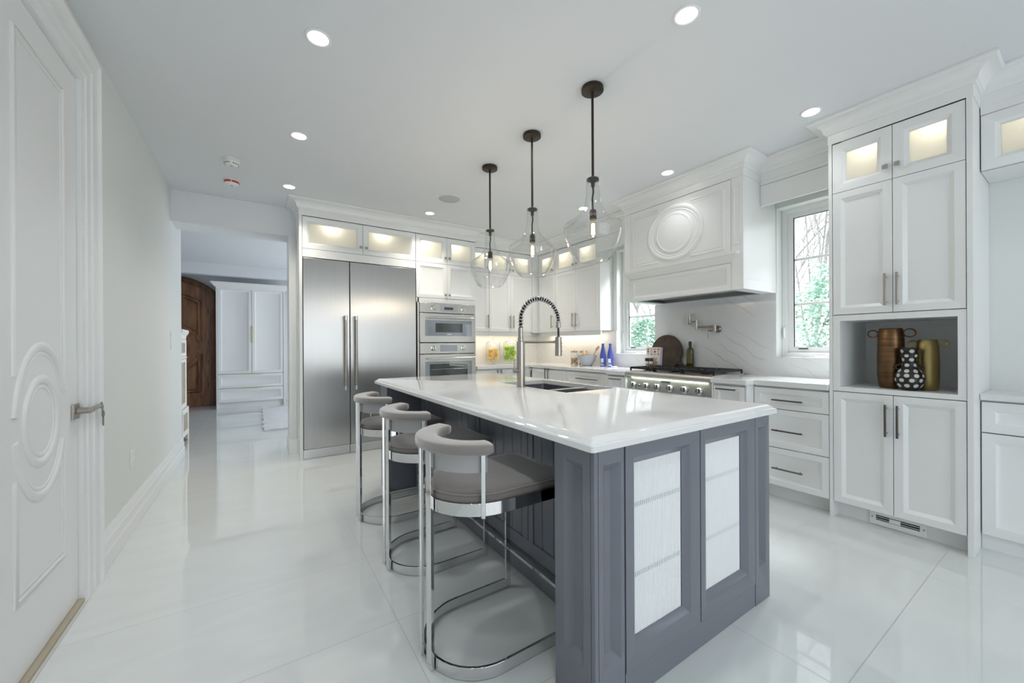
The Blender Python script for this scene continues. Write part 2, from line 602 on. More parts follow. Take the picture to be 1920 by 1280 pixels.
def door(parent, fr, a0, a1, c0, c1, b0=0.0, name='door', t=0.02, frame=0.045, slope=0.022, glazed=False, mat=None, pull=None, kn=None, pull_mat=None, g=0.0015):
    mat = mat or m_cab
    d = panel_mesh(MB(), fr, a0+g, a1-g, c0+g, c1-g, t, b0, frame, slope, glazed=glazed).build(name, mat, parent, bevel=0.0012)
    if glazed:
        i = frame+slope-0.004
        pane(fr, a0+i, a1-i, b0+0.002, b0+0.006, c0+i, c1-i, d)
    mb = MB()
    q0, q1 = b0-0.0008, b0-0.0002
    mb.loops([rect(fr, a0, a1, c0, c1, 0, q0), rect(fr, a0, a1, c0, c1, 0, q1), rect(fr, a0, a1, c0, c1, 0.02, q1), rect(fr, a0, a1, c0, c1, 0.02, q0), rect(fr, a0, a1, c0, c1, 0, q0)])
    mb.build('gap_shade_strip', m_gap_shade, d, smooth=0)  # brown ring behind the door, paints the shade of the gap round it
    if pull:
        pa, pc, pl, vert = pull
        bar_pull(fr, pa, pc, pl, b0+t, vert, d, pull_mat or m_nickel)
    if kn:
        knob(fr, kn[0], kn[1], b0+t, d, m_nickel)
    return d
def shell(mb, fr, a0, a1, b0, b1, c0, c1, t=0.016):
    """an open-fronted carcass"""
    fbox(mb, fr, a0, a0+t, b0, b1, c0, c1)
    fbox(mb, fr, a1-t, a1, b0, b1, c0, c1)
    fbox(mb, fr, a0+t, a1-t, b0, b1, c0, c0+t)
    fbox(mb, fr, a0+t, a1-t, b0, b1, c1-t, c1)
    fbox(mb, fr, a0+t, a1-t, b0, b0+t, c0+t, c1-t)
    return mb
def puck(parent, fr, a, b, c, e=1.5):
    """a small warm lamp under the top board of a lit cabinet"""
    p = fr(a, b, c)
    m = MB().lathe([(0.03, p.z-0.010), (0.03, p.z)], (p.x, p.y, 0), 16).build('puck_light', m_led, parent)
    q = fr(a, b-0.03, c-0.055)
    lamp('POINT', 'puck_lamp', tuple(q), e*0.68, (1.0, 0.90, 0.70), 0.03)
    return m

def sweep(mb, path, prof, mapfn, closed=False):
    """mitred sweep of a profile [(offset, height)] along a 2-D path; offset is to the right of travel"""
    n = len(path)
    P = [Vector((p[0], p[1])) for p in path]
    loops = []
    for i in range(n):
        if closed or 0 < i < n-1:
            d0 = (P[i]-P[i-1]).normalized()
            d1 = (P[(i+1) % n]-P[i]).normalized()
        elif i == 0:
            d0 = d1 = (P[1]-P[0]).normalized()
        else:
            d0 = d1 = (P[i]-P[i-1]).normalized()
        n0 = Vector((d0.y, -d0.x))
        n1 = Vector((d1.y, -d1.x))
        m = (n0+n1)
        m = m/max(1e-6, m.dot(n0)) if m.length > 1e-6 else n0
        loops.append([mapfn(P[i].x+m.x*o, P[i].y+m.y*o, h) for o, h in prof])
    if closed:
        loops.append(loops[0])
    return mb.loops(loops, not closed, not closed)
xyz = lambda x, y, z: Vector((x, y, z))
def arc(cx, cy, rx, ry, a0, a1, n):
    return [(cx+rx*math.cos(a0+(a1-a0)*i/n), cy+ry*math.sin(a0+(a1-a0)*i/n)) for i in range(n+1)]

# ================================================================== THE SETTING
structure(MB().box(-3.2, 3.98, -3.75, 9.9, -0.06, 0).build('floor', m_floor))
structure(MB().box(-3.2, 3.98, -3.75, 9.9, ZC, ZC+0.08).build('ceiling', m_ceil))
mb = MB()
mb.box(XL-0.13, XL, -3.75, 1.885, 0, ZC)
mb.box(XL-0.13, XL, 1.885, 2.605, 2.43, ZC)
mb.box(XL-0.13, XL, 2.605, 5.45, 0, ZC)
structure(mb.build('wall_left', m_wall))
structure(MB().box(-3.1, XL-0.13, 5.30, 5.45, 0, ZC).build('wall_hall_near', m_hall))
W1, W2, WZ = (2.81, 3.378), (0.99, 1.573), (1.060, 2.352)
mb = MB()
mb.box(XW, 3.98, -3.75, W2[0], 0, ZC)
mb.box(XW, 3.98, W2[1], W1[0], 0, ZC)
mb.box(XW, 3.98, W1[1], 5.2, 0, ZC)
for a, b in (W1, W2):
    mb.box(XW, 3.98, a, b, 0, WZ[0])
    mb.box(XW, 3.98, a, b, WZ[1], ZC)
structure(mb.build('wall_right', m_wall))
structure(MB().box(0.29, XW, YW, 5.2, 0, ZC).build('wall_back', m_wall))
mb = MB()
mb.box(-3.2, -0.5, -3.85, -3.7, 0, ZC).box(3.6, 3.98, -3.85, -3.7, 0, ZC)
mb.box(-0.5, 3.6, -3.85, -3.7, 0, 0.15).box(-0.5, 3.6, -3.85, -3.7, 2.52, ZC)
structure(mb.build('wall_rear', m_wall))
structure(MB().box(-3.2, 3.98, 9.75, 9.9, 0, ZC).build('wall_far', m_hall))
structure(MB().box(2.5, 2.6, 5.2, 9.75, 0, ZC).build('wall_hall_right', m_hall))
structure(MB().box(-3.2, -3.1, 5.3, 9.75, 0, ZC).build('wall_hall_left', m_hall))
structure(MB().box(XL-0.02, 0.36, 4.87, 5.2, 2.375, ZC).build('trim_1', m_ceil, bevel=0.003), 'white boxed beam over the opening to the hall')
structure(MB().box(-3.1, 2.5, 8.85, 9.0, 2.475, ZC).build('trim_2', m_hall, bevel=0.003), 'white beam across the hall ceiling before the wardrobe')
# cased opening beside the refrigerators
mb = MB()
mb.box(0.285, 0.357, 4.85, 5.2, 0.16, 2.375)
for q in (0.298, 0.318, 0.338):
    mb.box(q, q+0.010, 4.843, 4.852, 0.16, 2.375)
mb.box(0.275, 0.357, 4.835, 5.2, 0, 0.16)
structure(mb.build('trim_3', m_trim, bevel=0.002), 'fluted white casing with plinth block beside the hall opening')
# baseboard on the left wall, returning round its end
prof = [(0, 0), (0.022, 0), (0.022, 0.085), (0.017, 0.095), (0.017, 0.145), (0.012, 0.155), (0.012, 0.17), (0.006, 0.185), (0.004, 0.2), (0, 0.2)]
mb = MB()
sweep(mb, [(XL, 2.77), (XL, 5.45), (XL-0.3, 5.45)], prof, xyz)
structure(mb.build('baseboard_left', m_trim, smooth=25))

# crown moulding with its fascia, one run round every cabinet
cp = [(0, 2.5225), (0.003, 2.5225), (0.003, 2.586), (0.012, 2.588), (0.016, 2.596), (0.022, 2.600), (0.024, 2.609)]
cp += [(0.024+0.066*(1-math.cos(PI/2*t/7)), 2.609+0.052*math.sin(PI/2*t/7)) for t in range(1, 8)]
cp += [(0.093, 2.664), (0.099, 2.668), (0.099, ZC-0.001), (0, ZC-0.001)]
mb = MB()
XV = 3.515
sweep(mb, [(0.357, 4.87), (0.357, YF), (2.39, YF), (2.39, YU), (XU, YU), (XU, 3.44), (XV, 3.44), (XV, 2.777), (XH, 2.777), (XH, 1.577),
           (XV, 1.577), (XV, 1.031), (XT, 1.031), (XT, 0.392), (3.47, 0.392), (3.47, -1.2)], cp, xyz)
structure(mb.build('trim_4', m_cab, smooth=25), 'white crown moulding round the top of all cabinets')

# windows in the right wall
def window(name, y0, y1, label):
    r = group_root(name, (XW+0.1, (y0+y1)/2, WZ[0]), label)
    z0, z1 = WZ
    mb = MB()
    xa, xb = XW+0.10, XW+0.17
    for (a, b, c, d) in ((y0, y0+0.04, z0, z1), (y1-0.04, y1, z0, z1), (y0+0.04, y1-0.04, z0, z0+0.04), (y0+0.04, y1-0.04, z1-0.04, z1)):
        mb.box(xa, xb, a, b, c, d)
    mb.build('window_frame', m_trim, r, bevel=0.003)
    mb = MB()
    for (a, b, c, d) in ((y0+0.04, y0+0.082, z0+0.04, z1-0.04), (y1-0.082, y1-0.04, z0+0.04, z1-0.04), (y0+0.082, y1-0.082, z0+0.04, z0+0.084), (y0+0.082, y1-0.082, z1-0.080, z1-0.04)):
        mb.box(xa+0.018, xb-0.005, a, b, c, d)
    for c in (1.516, 1.905):
        mb.box(xa+0.036, xa+0.052, y0+0.08, y1-0.08, c-0.010, c+0.010)
    sash = mb.build('sash', m_trim, r, bevel=0.002)
    mb = MB()
    for a in (y0+0.082, y1-0.087):
        mb.box(xa+0.026, xa+0.034, a, a+0.005, z0+0.084, z1-0.08)
    mb.box(xa+0.026, xa+0.034, y0+0.08, y1-0.08, z0+0.082, z0+0.087).box(xa+0.026, xa+0.034, y0+0.08, y1-0.08, z1-0.085, z1-0.08)
    mb.build('gasket', m_rubber, sash)
    MB().box(xa+0.042, xa+0.046, y0+0.08, y1-0.08, z0+0.08, z1-0.08).build('glass_pane', m_pane, sash)
    mb = MB()
    mb.box(xa-0.012, xa, y1-0.028, y1-0.014, z0+0.16, z0+0.26).box(xa-0.022, xa-0.01, y1-0.026, y1-0.017, z0+0.17, z0+0.25)
    mb.build('sash_lock', m_white, r, bevel=0.002)
    mb = MB()
    q = y0+0.20
    mb.box(xa-0.030, xa, q, q+0.13, z0+0.0005, z0+0.014)
    mb.tube([(xa-0.02, q+0.06, z0+0.02), (xa-0.03, q+0.02, z0+0.035), (xa-0.03, q-0.04, z0+0.03)], 0.005, 8)
    mb.build('crank_handle', m_white, r, bevel=0.002)
    MB().box(xa+0.012, xa+0.019, y1-0.19, y1-0.12, z0+0.066, z0+0.074).build('vent_label', m_black, r)
    return r
window('window_1', W1[0], W1[1], 'casement window left of the range hood')
window('window_2', W2[0], W2[1], 'casement window between range hood and tall pantry cabinet')
# glazed rear wall (behind the camera, seen in reflections)
r = group_root('window_3', (1.55, -3.72, 0.15), 'glazed rear wall behind the camera')
mb = MB()
for x in (-0.5, 0.5, 1.52, 2.54, 3.53):
    mb.box(x, x+0.07, -3.76, -3.68, 0.15, 2.52)
for z in (0.15, 1.9, 2.45):
    mb.box(-0.43, 3.53, -3.75, -3.69, z, z+0.07)
mb.build('window_frame', m_trim, r)

# boards bridging hood and cabinets over the windows
for y0, y1, lab in ((1.0325, 1.5755, 'white valance board over the window beside the pantry'), (2.7785, 3.4385, 'white valance board over the window left of the hood')):
    mb = MB()
    mb.box(XV, XV+0.02, y0, y1, 2.318, 2.487).box(XV, XV+0.02, y0, y1, 2.4905, 2.56)
    mb.m = 1
    mb.box(XV+0.004, XV+0.016, y0, y1, 2.487, 2.4905)  # brown strip painting the shade line between the two boards
    tag(mb.build('window_valance', [m_cab, m_gap_shade], bevel=0.001), lab, 'valance')

# ------------------------------------------------------------------ white door on the left wall
LF = Fr('x+', -0.70)
dr = group_root('door_1', (-0.70, 2.245, 0), 'tall white door with oval medallion and keys in the lock')
dy0, dy1 = 1.895, 2.597
mb = MB()
fbox(mb, LF, dy0, dy1, -0.04, 0, 0.018, 2.412)
def mould(path, r=0.013, fr=LF, b=0.0, closed=False, out=None):
    m2 = out if out is not None else mb
    n0 = len(m2.v)
    m2.tube([fr(a, b, c) for a, c in path], r, 10, closed=closed)
    for q in m2.v[n0:]:
        q.x = -0.70+(q.x+0.70)*0.5
cy, cz = 2.245, 0.897
mould([(2.045, 1.08), (2.045, 2.285), (2.452, 2.285), (2.452, 0.985)], 0.015)
mould([(2.066, 1.12), (2.066, 2.262), (2.430, 2.262), (2.430, 1.02)], 0.006)
mould([(2.045, 0.715), (2.045, 0.29), (2.452, 0.29), (2.452, 0.80)], 0.015)
mould([(2.066, 0.68), (2.066, 0.312), (2.430, 0.312), (2.430, 0.77)], 0.006)
mould(arc(cy, cz, 0.205, 0.285, rad(20), rad(172), 30), 0.018)
mould(arc(cy, cz, 0.205, 0.285, rad(190), rad(338), 30), 0.018)
mould(arc(cy, cz, 0.183, 0.258, rad(20), rad(172), 30), 0.007)
mould(arc(cy, cz, 0.183, 0.258, rad(190), rad(338), 30), 0.007)
mould(arc(cy, cz, 0.135, 0.160, 0, 2*PI, 40)[:-1], 0.017, closed=True)
mould(arc(cy, cz, 0.108, 0.130, 0, 2*PI, 40)[:-1], 0.007, closed=True)
leaf = mb.build('door_leaf', m_trim, dr, smooth=40)
# fluted casing: profile runs from the reveal out to the wall
cpr = [(0, -0.02), (0, 0.012), (0.03, 0.016), (0.034, 0.022), (0.055, 0.024), (0.06, 0.019), (0.085, 0.021), (0.09, 0.028), (0.12, 0.030), (0.125, 0.024), (0.15, 0.030), (0.158, 0.042), (0.168, 0.042), (0.170, 0.036), (0.170, -0.02)]
mb = MB()
sweep(mb, [(1.890, 0.0), (1.890, 2.418), (2.602, 2.418), (2.602, 0.0)][::-1], cpr, lambda a, c, h: LF(a, h+0.006, c))
mb.build('casing', m_trim, dr, smooth=25)
mb = MB()
fbox(mb, LF, dy0, dy1, -0.04, 0.022, 0.0, 0.014)
mb.build('threshold', m_beige, dr)
mb = MB()
fbox(mb, LF, 2.527, 2.595, 0.0, 0.010, 0.852, 0.920)
mb.lathe([(0.014, 0.0), (0.014, 0.045)], (-0.69, 2.561, 0.888), 16, 'x')
lv = [(-0.650, 2.561, 0.888), (-0.648, 2.59, 0.889), (-0.646, 2.63, 0.891), (-0.646, 2.675, 0.893)]
mb.tube(lv, 0.011, 10, rfn=lambda t: 0.014-0.004*t)
hd = mb.build('lever_handle', m_nickel, leaf, bevel=0.0015)
mb = MB()
mb.lathe([(0.002, 0.0), (0.002, 0.016)], (-0.646, 2.675, 0.892), 8, 'y')
mb.lathe([(0.016, -0.0015), (0.016, 0.0015)], (-0.646, 2.706, 0.892), 16, 'x')
mb.tube([(-0.646, 2.722+0.011*math.sin(a), 0.876+0.016*math.cos(a)) for a in [2*PI*i/12 for i in range(12)]], 0.0013, 6, closed=True)
mb.lathe([(0.017, -0.0018), (0.017, 0.0018)], (-0.645, 2.727, 0.846), 16, 'x')
mb.box(-0.647, -0.643, 2.722, 2.732, 0.788, 0.836)
mb.box(-0.647, -0.643, 2.717, 2.724, 0.796, 0.804).box(-0.647, -0.643, 2.717, 2.724, 0.810, 0.816)
mb.build('keys', m_darkpull, leaf)

# ------------------------------------------------------------------ hall: carved front door, wardrobe, rug, cream cabinet
DF = Fr('y-', 9.70)
fd = group_root('door_2', (-1.35, 9.70, 0), 'arched dark wooden front door')
dcx, hw = -1.35, 0.645
def arch(hw, zs, rise, n=18):
    R = (hw*hw+rise*rise)/(2*rise)
    t = math.asin(hw/R)
    return [(dcx+R*math.sin(-t+2*t*i/n), zs+rise-R+R*math.cos(-t+2*t*i/n)) for i in range(n+1)]
def arched_slab(mb, hw, zs, rise, b0, b1, z0=0.0):
    pts = [(dcx-hw, z0)]+arch(hw, zs, rise)+[(dcx+hw, z0)]
    mb.loops([[DF(a, b0, c) for a, c in pts], [DF(a, b1, c) for a, c in pts]], True, True)
mb = MB()
outer = [(dcx-hw, 0)]+arch(hw, 2.262, 0.268)+[(dcx+hw, 0)]
fpr = [(0, -0.05), (0, 0.05), (0.02, 0.06), (0.03, 0.045), (0.07, 0.04), (0.08, 0.03), (0.11, 0.03), (0.11, -0.05)]
sweep(mb, outer, fpr, lambda a, c, h: DF(a, h, c))
mb.build('door_frame', m_walnut_dark, fd, smooth=25)
mb = MB()
arched_slab(mb, 0.533, 2.235, 0.19, -0.05, 0.0, 0.01)
def fm(path, r, closed=False):
    mb.tube([DF(a, 0.0, c) for a, c in path], r, 8, closed=closed)
for s, rr in ((0.0, 0.034), (0.05, 0.020)):
    top = arch(0.395-s, 2.03-s, 0.13)
    fm([(dcx-0.395+s, 1.30)]+top+[(dcx+0.395-s, 1.30)], rr)
    fm([(dcx-0.395+s, 1.0), (dcx-0.395+s, 0.30+s), (dcx+0.395-s, 0.30+s), (dcx+0.395-s, 1.0)], rr)
fm(arc(dcx, 1.15, 0.42, 0.42, rad(16), rad(164), 24), 0.040)
fm(arc(dcx, 1.15, 0.42, 0.42, rad(196), rad(344), 24), 0.040)
fm(arc(dcx, 1.15, 0.22, 0.22, 0, 2*PI, 30)[:-1], 0.024, True)
lf2 = mb.build('door_leaf', m_walnut, fd, smooth=40)
for z in (1.86, 1.25, 0.86, 0.42):
    MB().lathe([(0.012, -0.05), (0.012, 0.05)], tuple(DF(dcx+0.535, 0.012, z)), 10).build('hinge', m_black, fd)
MB().lathe([(0.02, 0.0), (0.02, 0.05), (0.033, 0.055), (0.033, 0.075), (0.01, 0.085)], tuple(DF(dcx-0.46, 0.0, 1.05)-Vector((0, 0.085, 0))), 14, 'y').build('door_knob', m_gold, lf2)

WF = Fr('y-', 9.06)
wd = thing('wardrobe', 'tall white hall wardrobe with brass pulls in front of the wooden door', 'wardrobe', (-0.1, 9.06, 0))
mb = MB()
fbox(mb, WF, -0.652, -0.630, -0.6, 0.01, 0, 2.283)
fbox(mb, WF, 0.430, 0.452, -0.6, 0.01, 0, 2.283)
fbox(mb, WF, -0.630, 0.430, -0.6, -0.021, 0.107, 2.283)
fbox(mb, WF, -0.630, 0.430, -0.6, -0.05, 0, 0.107)
mb.build('body', m_cab, wd)
mb = MB()
sweep(mb, [(-0.652, 9.6), (-0.652, 9.05), (0.452, 9.05), (0.452, 9.6)], [(0, 2.26), (0.004, 2.283), (0.02, 2.29), (0.06, 2.34), (0.08, 2.36), (0.08, 2.376), (0, 2.376)], xyz)
mb.build('crown', m_cab, wd, smooth=25)
for a0, a1, c0, c1, nm in ((-0.63, -0.1, 0.646, 2.281, 'door'), (-0.1, 0.43, 0.646, 2.281, 'door'), (-0.63, 0.43, 0.377, 0.644, 'drawer'), (-0.63, 0.43, 0.109, 0.375, 'drawer')):
    d = door(wd, WF, a0, a1, c0, c1, -0.02, nm, frame=0.05, g=0.003)
    mb = MB()
    if nm == 'door':
        if a0 < -0.3:
            continue
        fbox(mb, WF, -0.103, -0.083, 0.0, 0.014, 1.25, 1.56)
    else:
        fbox(mb, WF, -0.26, 0.07, 0.0, 0.014, c1-0.006, c1+0.006)
    mb.build('handle', m_gold, d, bevel=0.002)

rg = MB()
rng = random.Random(4)
nx, ny = 14, 40
top = [[Vector((0.06+0.85*i/nx+0.012*math.sin(j*0.9), 6.34+2.3*j/ny, 0.022+rng.uniform(-0.006, 0.006))) for i in range(nx+1)] for j in range(ny+1)]
rg.loops(top, closed=False)
rg.box(0.06, 0.91, 6.34, 8.64, 0.0, 0.016)
tag(rg.build('rug', m_rug), 'pale fluffy runner rug on the hall floor', 'rug')

cc = thing('cream_cabinet', 'narrow cream and beige cabinet standing past the end of the left wall', 'cabinet', (-1.0, 6.1, 0))
mb = MB()
mb.box(-1.30, -0.775, 5.92, 6.4, 0.42, 1.30).box(-1.30, -0.755, 5.90, 6.4, 0.09, 0.42)
mb.build('body', m_beige, cc, bevel=0.004)
mb = MB()
sweep(mb, [(-1.30, 6.4), (-1.30, 5.92), (-0.775, 5.92), (-0.775, 6.4)], [(0, 1.26), (0.01, 1.27), (0.015, 1.31), (0.03, 1.33), (0.04, 1.36), (0.035, 1.38), (0, 1.385)], xyz)
sweep(mb, [(-1.30, 6.4), (-1.30, 5.92), (-0.775, 5.92), (-0.775, 6.4)], [(0, 1.02), (0.018, 1.03), (0.018, 1.05), (0, 1.06)], xyz)
mb.box(-1.30, -0.775, 5.92, 6.4, 1.30, 1.382)
mb.build('crown', m_cream, cc, smooth=25)
mb = MB()
for x0, x1, y0, y1, z0, z1 in ((-0.775, -0.762, 5.905, 6.4, 1.06, 1.10), (-0.775, -0.762, 5.905, 6.4, 1.22, 1.26), (-0.775, -0.762, 5.905, 6.02, 1.10, 1.22), (-0.775, -0.762, 6.3, 6.4, 1.10, 1.22),
                               (-0.775, -0.762, 5.905, 6.0, 0.42, 1.02), (-0.775, -0.762, 6.3, 6.4, 0.42, 1.02), (-0.775, -0.762, 6.0, 6.3, 0.42, 0.48), (-0.775, -0.762, 6.0, 6.3, 0.98, 1.02),
                               (-0.755, -0.742, 5.89, 6.4, 0.36, 0.42), (-0.755, -0.742, 5.89, 5.98, 0.0, 0.36), (-0.755, -0.742, 6.32, 6.4, 0.0, 0.36), (-0.755, -0.742, 5.98, 6.32, 0.09, 0.15)):
    mb.box(x0, x1, y0, y1, z0, z1)
mb.box(-1.30, -0.742, 5.885, 5.90, 0.36, 0.44).box(-0.83, -0.742, 5.885, 5.90, 0, 0.36)
mb.build('panel_frame', m_cream, cc, bevel=0.002)
for x, y in ((-1.27, 5.94), (-0.80, 5.94), (-1.27, 6.36), (-0.80, 6.36)):
    MB().lathe([(0.018, 0), (0.024, 0.05), (0.028, 0.092)], (x, y, 0), 12).build('leg', m_beige, cc)

# switch and outlet on the left wall
def wall_plate(y, z, h, lab, cat, rockers):
    t = thing(cat.replace(' ', '_'), lab, cat, (XL, y, z))
    F = Fr('x+', XL)
    fbox(MB(), F, y-0.04, y+0.04, 0.0005, 0.006, z-h/2, z+h/2).build('plate', m_white, t, bevel=0.0015)
    n = rockers
    for i in range(n):
        q = z+(i-(n-1)/2)*h/(n+0.3)
        fbox(MB(), F, y-0.018, y+0.018, 0.006, 0.009, q-h*0.32/n, q+h*0.32/n).build('rocker', m_white, t, bevel=0.001)
wall_plate(4.86, 1.235, 0.17, 'white switch plate near the far end of the left wall', 'light switch', 3)
wall_plate(3.46, 0.45, 0.115, 'white outlet plate low on the left wall above the baseboard', 'wall outlet', 2)

# ================================================================== CABINETRY ON THE BACK WALL
F = Fr('y-', YF)
tag(MB().box(0.357, 0.384, YF, YW, 0, 2.5225).build('end_panel', m_cab, bevel=0.001), 'full height white end panel left of the steel refrigerator', 'panel')

t = thing('bridge_cabinet', 'long lit glass-door cabinet above the steel refrigerator', 'cabinet', (0.985, YF, 2.09))
mb = MB()
shell(mb, F, 0.385, 1.586, -0.53, -0.021, ZGB, 2.5225)
mb.build('body', m_cab, t)
fbox(MB(), F, 0.387, 1.584, -0.53, 0, 2.097, ZGB-0.002).build('filler_rail', m_cab, t, bevel=0.001)
door(t, F, 0.386, 0.981, ZGB, ZGT, -0.02, glazed=True, kn=(0.958, 2.262))
door(t, F, 0.981, 1.585, ZGB, ZGT, -0.02, glazed=True, kn=(1.018, 2.262))
puck(t, F, 0.665, -0.06, 2.506)
puck(t, F, 1.20, -0.06, 2.506)

def column(name, x0, x1, hx, lab, cat):
    t = thing(name, lab, cat, ((x0+x1)/2, YF, 0))
    fbox(MB(), F, x0, x1, -0.53, -0.032, 0.11, 2.094).build('body', m_black, t)
    d = fbox(MB(), F, x0+0.003, x1-0.003, -0.03, 0.006, 0.105, 2.088).build('door', m_steel, t, bevel=0.003)
    mb = MB()
    fbox(mb, F, x0+0.001, x1-0.001, -0.06, -0.02, 0.0, 0.098)
    mb.build('toe_kick', m_rim, t, bevel=0.002)
    p = F(hx, 0.055, 0)
    h = MB().lathe([(0.0145, 0.73), (0.0145, 1.47)], (p.x, p.y, 0), 18).build('handle', m_nickel, d)
    for z0, z1 in ((0.70, 0.745), (1.455, 1.50)):
        mb = MB().lathe([(0.0165, z0), (0.0165, z1)], (p.x, p.y, 0), 18)
        fbox(mb, F, hx-0.009, hx+0.009, 0.004, 0.05, (z0+z1)/2-0.012, (z0+z1)/2+0.012)
        mb.build('end_cap', m_rim, h, bevel=0.001)
column('freezer_column', 0.387, 0.839, 0.790, 'narrow left door of the tall steel fridge pair', 'freezer')
column('refrigerator_column', 0.841, 1.584, 0.897, 'wide right door of the tall steel fridge pair', 'refrigerator')

t = thing('oven_cabinet', 'tall white cabinet holding the two built-in ovens', 'cabinet', (1.988, YF, 0))
mb = MB()
shell(mb, F, 1.587, 2.39, -0.53, -0.021, ZGB, 2.5225)
fbox(mb, F, 1.587, 2.39, -0.53, -0.021, 1.70, ZGB)
fbox(mb, F, 1.587, 2.39, -0.53, -0.40, 0.42, 1.70)
fbox(mb, F, 1.587, 1.603, -0.40, 0.0, 0.0, 1.70)
fbox(mb, F, 2.375, 2.39, -0.40, 0.0, 0.0, 1.70)
fbox(mb, F, 1.603, 2.375, -0.40, 0.0, 1.695, 1.752)
fbox(mb, F, 1.587, 2.39, -0.53, -0.021, 0.1, 0.42)
fbox(mb, F, 1.603, 2.375, -0.40, -0.08, 0.0, 0.1)
fbox(mb, F, 1.587, 1.621, -0.021, 0.0, 0.42, 1.752)
mb.build('body', m_cab, t, bevel=0.001)
door(t, F, 1.588, 1.989, ZGB, ZGT, -0.02, glazed=True, kn=(1.963, 2.262))
door(t, F, 1.989, 2.389, ZGB, ZGT, -0.02, glazed=True, kn=(2.016, 2.262))
door(t, F, 1.588, 1.989, 1.755, ZGB, -0.02, kn=(1.963, 1.80))
door(t, F, 1.989, 2.389, 1.755, ZGB, -0.02, kn=(2.016, 1.80))
door(t, F, 1.588, 2.389, 0.1, 0.42, -0.02, 'drawer', pull=(1.99, 0.33, 0.25, False))
puck(t, F, 1.70, -0.06, 2.506)
puck(t, F, 2.10, -0.06, 2.506)

def oven(name, z0, zc, z1, win, lab):
    t = thing(name, lab, 'oven', (2.0, YF, z0))
    a0, a1 = 1.624, 2.372
    fbox(MB(), F, a0+0.01, a1-0.01, -0.38, -0.004, z0+0.004, z1-0.004).build('body', m_black, t)
    pn = fbox(MB(), F, a0, a1, -0.003, 0.018, zc+0.004, z1).build('control_panel', m_oven, t, bevel=0.003)
    zm = (zc+z1)/2
    for x in (1.797, 2.203):
        mb = MB()
        p = F(x, 0.018, zm+0.004)
        mb.lathe([(0.034, 0.0), (0.034, -0.006), (0.026, -0.008), (0.022, -0.026), (0.0, -0.027)], tuple(p), 22, 'y')
        fbox(mb, F, x-0.004, x+0.004, 0.026, 0.052, zm-0.022, zm+0.030)
        mb.build('knob', m_chrome, pn)
    s = fbox(MB(), F, 1.885, 2.115, 0.017, 0.0195, zm-0.038, zm+0.042).build('display', m_screen, pn)
    d = fbox(MB(), F, a0, a1, -0.003, 0.022, z0, zc-0.004).build('door', m_oven, t, bevel=0.003)
    g = fbox(MB(), F, 1.69, 2.318, 0.021, 0.0245, win[0], win[1]).build('glass_panel', m_grey_glass, d, bevel=0.001)
    fbox(MB(), F, win[2], win[3], 0.0235, 0.0255, win[4], win[5]).build('window', m_dark_glass, g)
    mb = MB()
    hz = zc-0.055
    pa, pb = F(1.712, 0.062, hz), F(2.345, 0.062, hz)
    mb.tube([pa, pb], 0.013, 12)
    for x in (1.73, 2.33):
        fbox(mb, F, x-0.014, x+0.014, 0.02, 0.062, hz-0.009, hz+0.009)
    mb.build('handle', m_rim, d)
    return t, s, g
t, s, g = oven('speed_oven', 1.212, 1.570, 1.692, (1.29, 1.483, 1.82, 2.185, 1.335, 1.447), 'upper built-in steel oven with wide low window')
fbox(MB(), F, 1.94, 2.06, 0.019, 0.0205, 1.617, 1.648).build('digital_clock', m_dark_glass, s)
mb = MB()
for i in range(6):
    fbox(mb, F, 1.975+i*0.010, 1.982+i*0.010, 0.0245, 0.0255, 1.306, 1.316)
mb.build('badge', m_white, g)
t, s, g = oven('wall_oven', 0.46, 1.068, 1.203, (0.52, 0.975, 1.745, 2.255, 0.60, 0.945), 'lower built-in steel oven with large dark window')
mb = MB()
for q in range(3):
    zq = 0.66+q*0.11
    mb.tube([F(1.76, 0.0262, zq), F(2.24, 0.0262, zq)], 0.0012, 6)
mb.build('rack', m_rim, g)

# upper cabinets
def upper(fr, name, lab, a0, a1, splits, z0, ht, pulls, side, rail, group=None):
    lo, hi = min(a0, a1), max(a0, a1)
    p = fr((lo+hi)/2, 0, z0)
    t = thing(name, lab, 'cabinet', tuple(p), group)
    mb = MB()
    fbox(mb, fr, lo, hi, ht, -0.021, z0+0.001, ZGB)
    shell(mb, fr, lo, hi, ht, -0.021, ZGB, 2.5225)
    if side is not None:
        fbox(mb, fr, side[0], side[1], ht, 0.0, z0-0.001, 2.5225)
    mb.build('body', m_cab, t, bevel=0.001)
    for (q0, q1), pa in zip(splits, pulls):
        mid = (q0+q1)/2
        door(t, fr, q0, q1, ZGB, ZGT, -0.02, glazed=True, kn=(pa, 2.255))
        door(t, fr, q0, q1, z0, ZGB, -0.02, pull=(pa, 1.505, 0.185, True))
        puck(t, fr, mid+0.04, -0.06, 2.506, 1.0)
    fbox(MB(), fr, rail[0], rail[1], -0.05, -0.028, z0-0.055, z0+0.002).build('light_rail', m_cab, t, bevel=0.001)
    return t
U = Fr('y-', YU)
upper(U, 'wall_cabinet', 'single-door white wall cabinet beside the ovens', 2.392, 2.715, [(2.394, 2.715)], 1.362, YU-YW+0.002, [2.690], None, (2.392, 2.715))
upper(U, 'wall_cabinet', 'two-door white wall cabinet on the back wall next to the corner', 2.717, 3.463, [(2.718, 3.077), (3.077, 3.462)], 1.362, YU-YW+0.002, [3.055, 3.112], None, (2.717, 3.463))
V = Fr('x-', XU)
upper(V, 'wall_cabinet', 'single-door white wall cabinet on the window wall next to the corner', 4.312, 4.72, [(4.313, 4.70)], 1.352, XU-XW+0.002, [4.371], None, (4.312, 4.70))
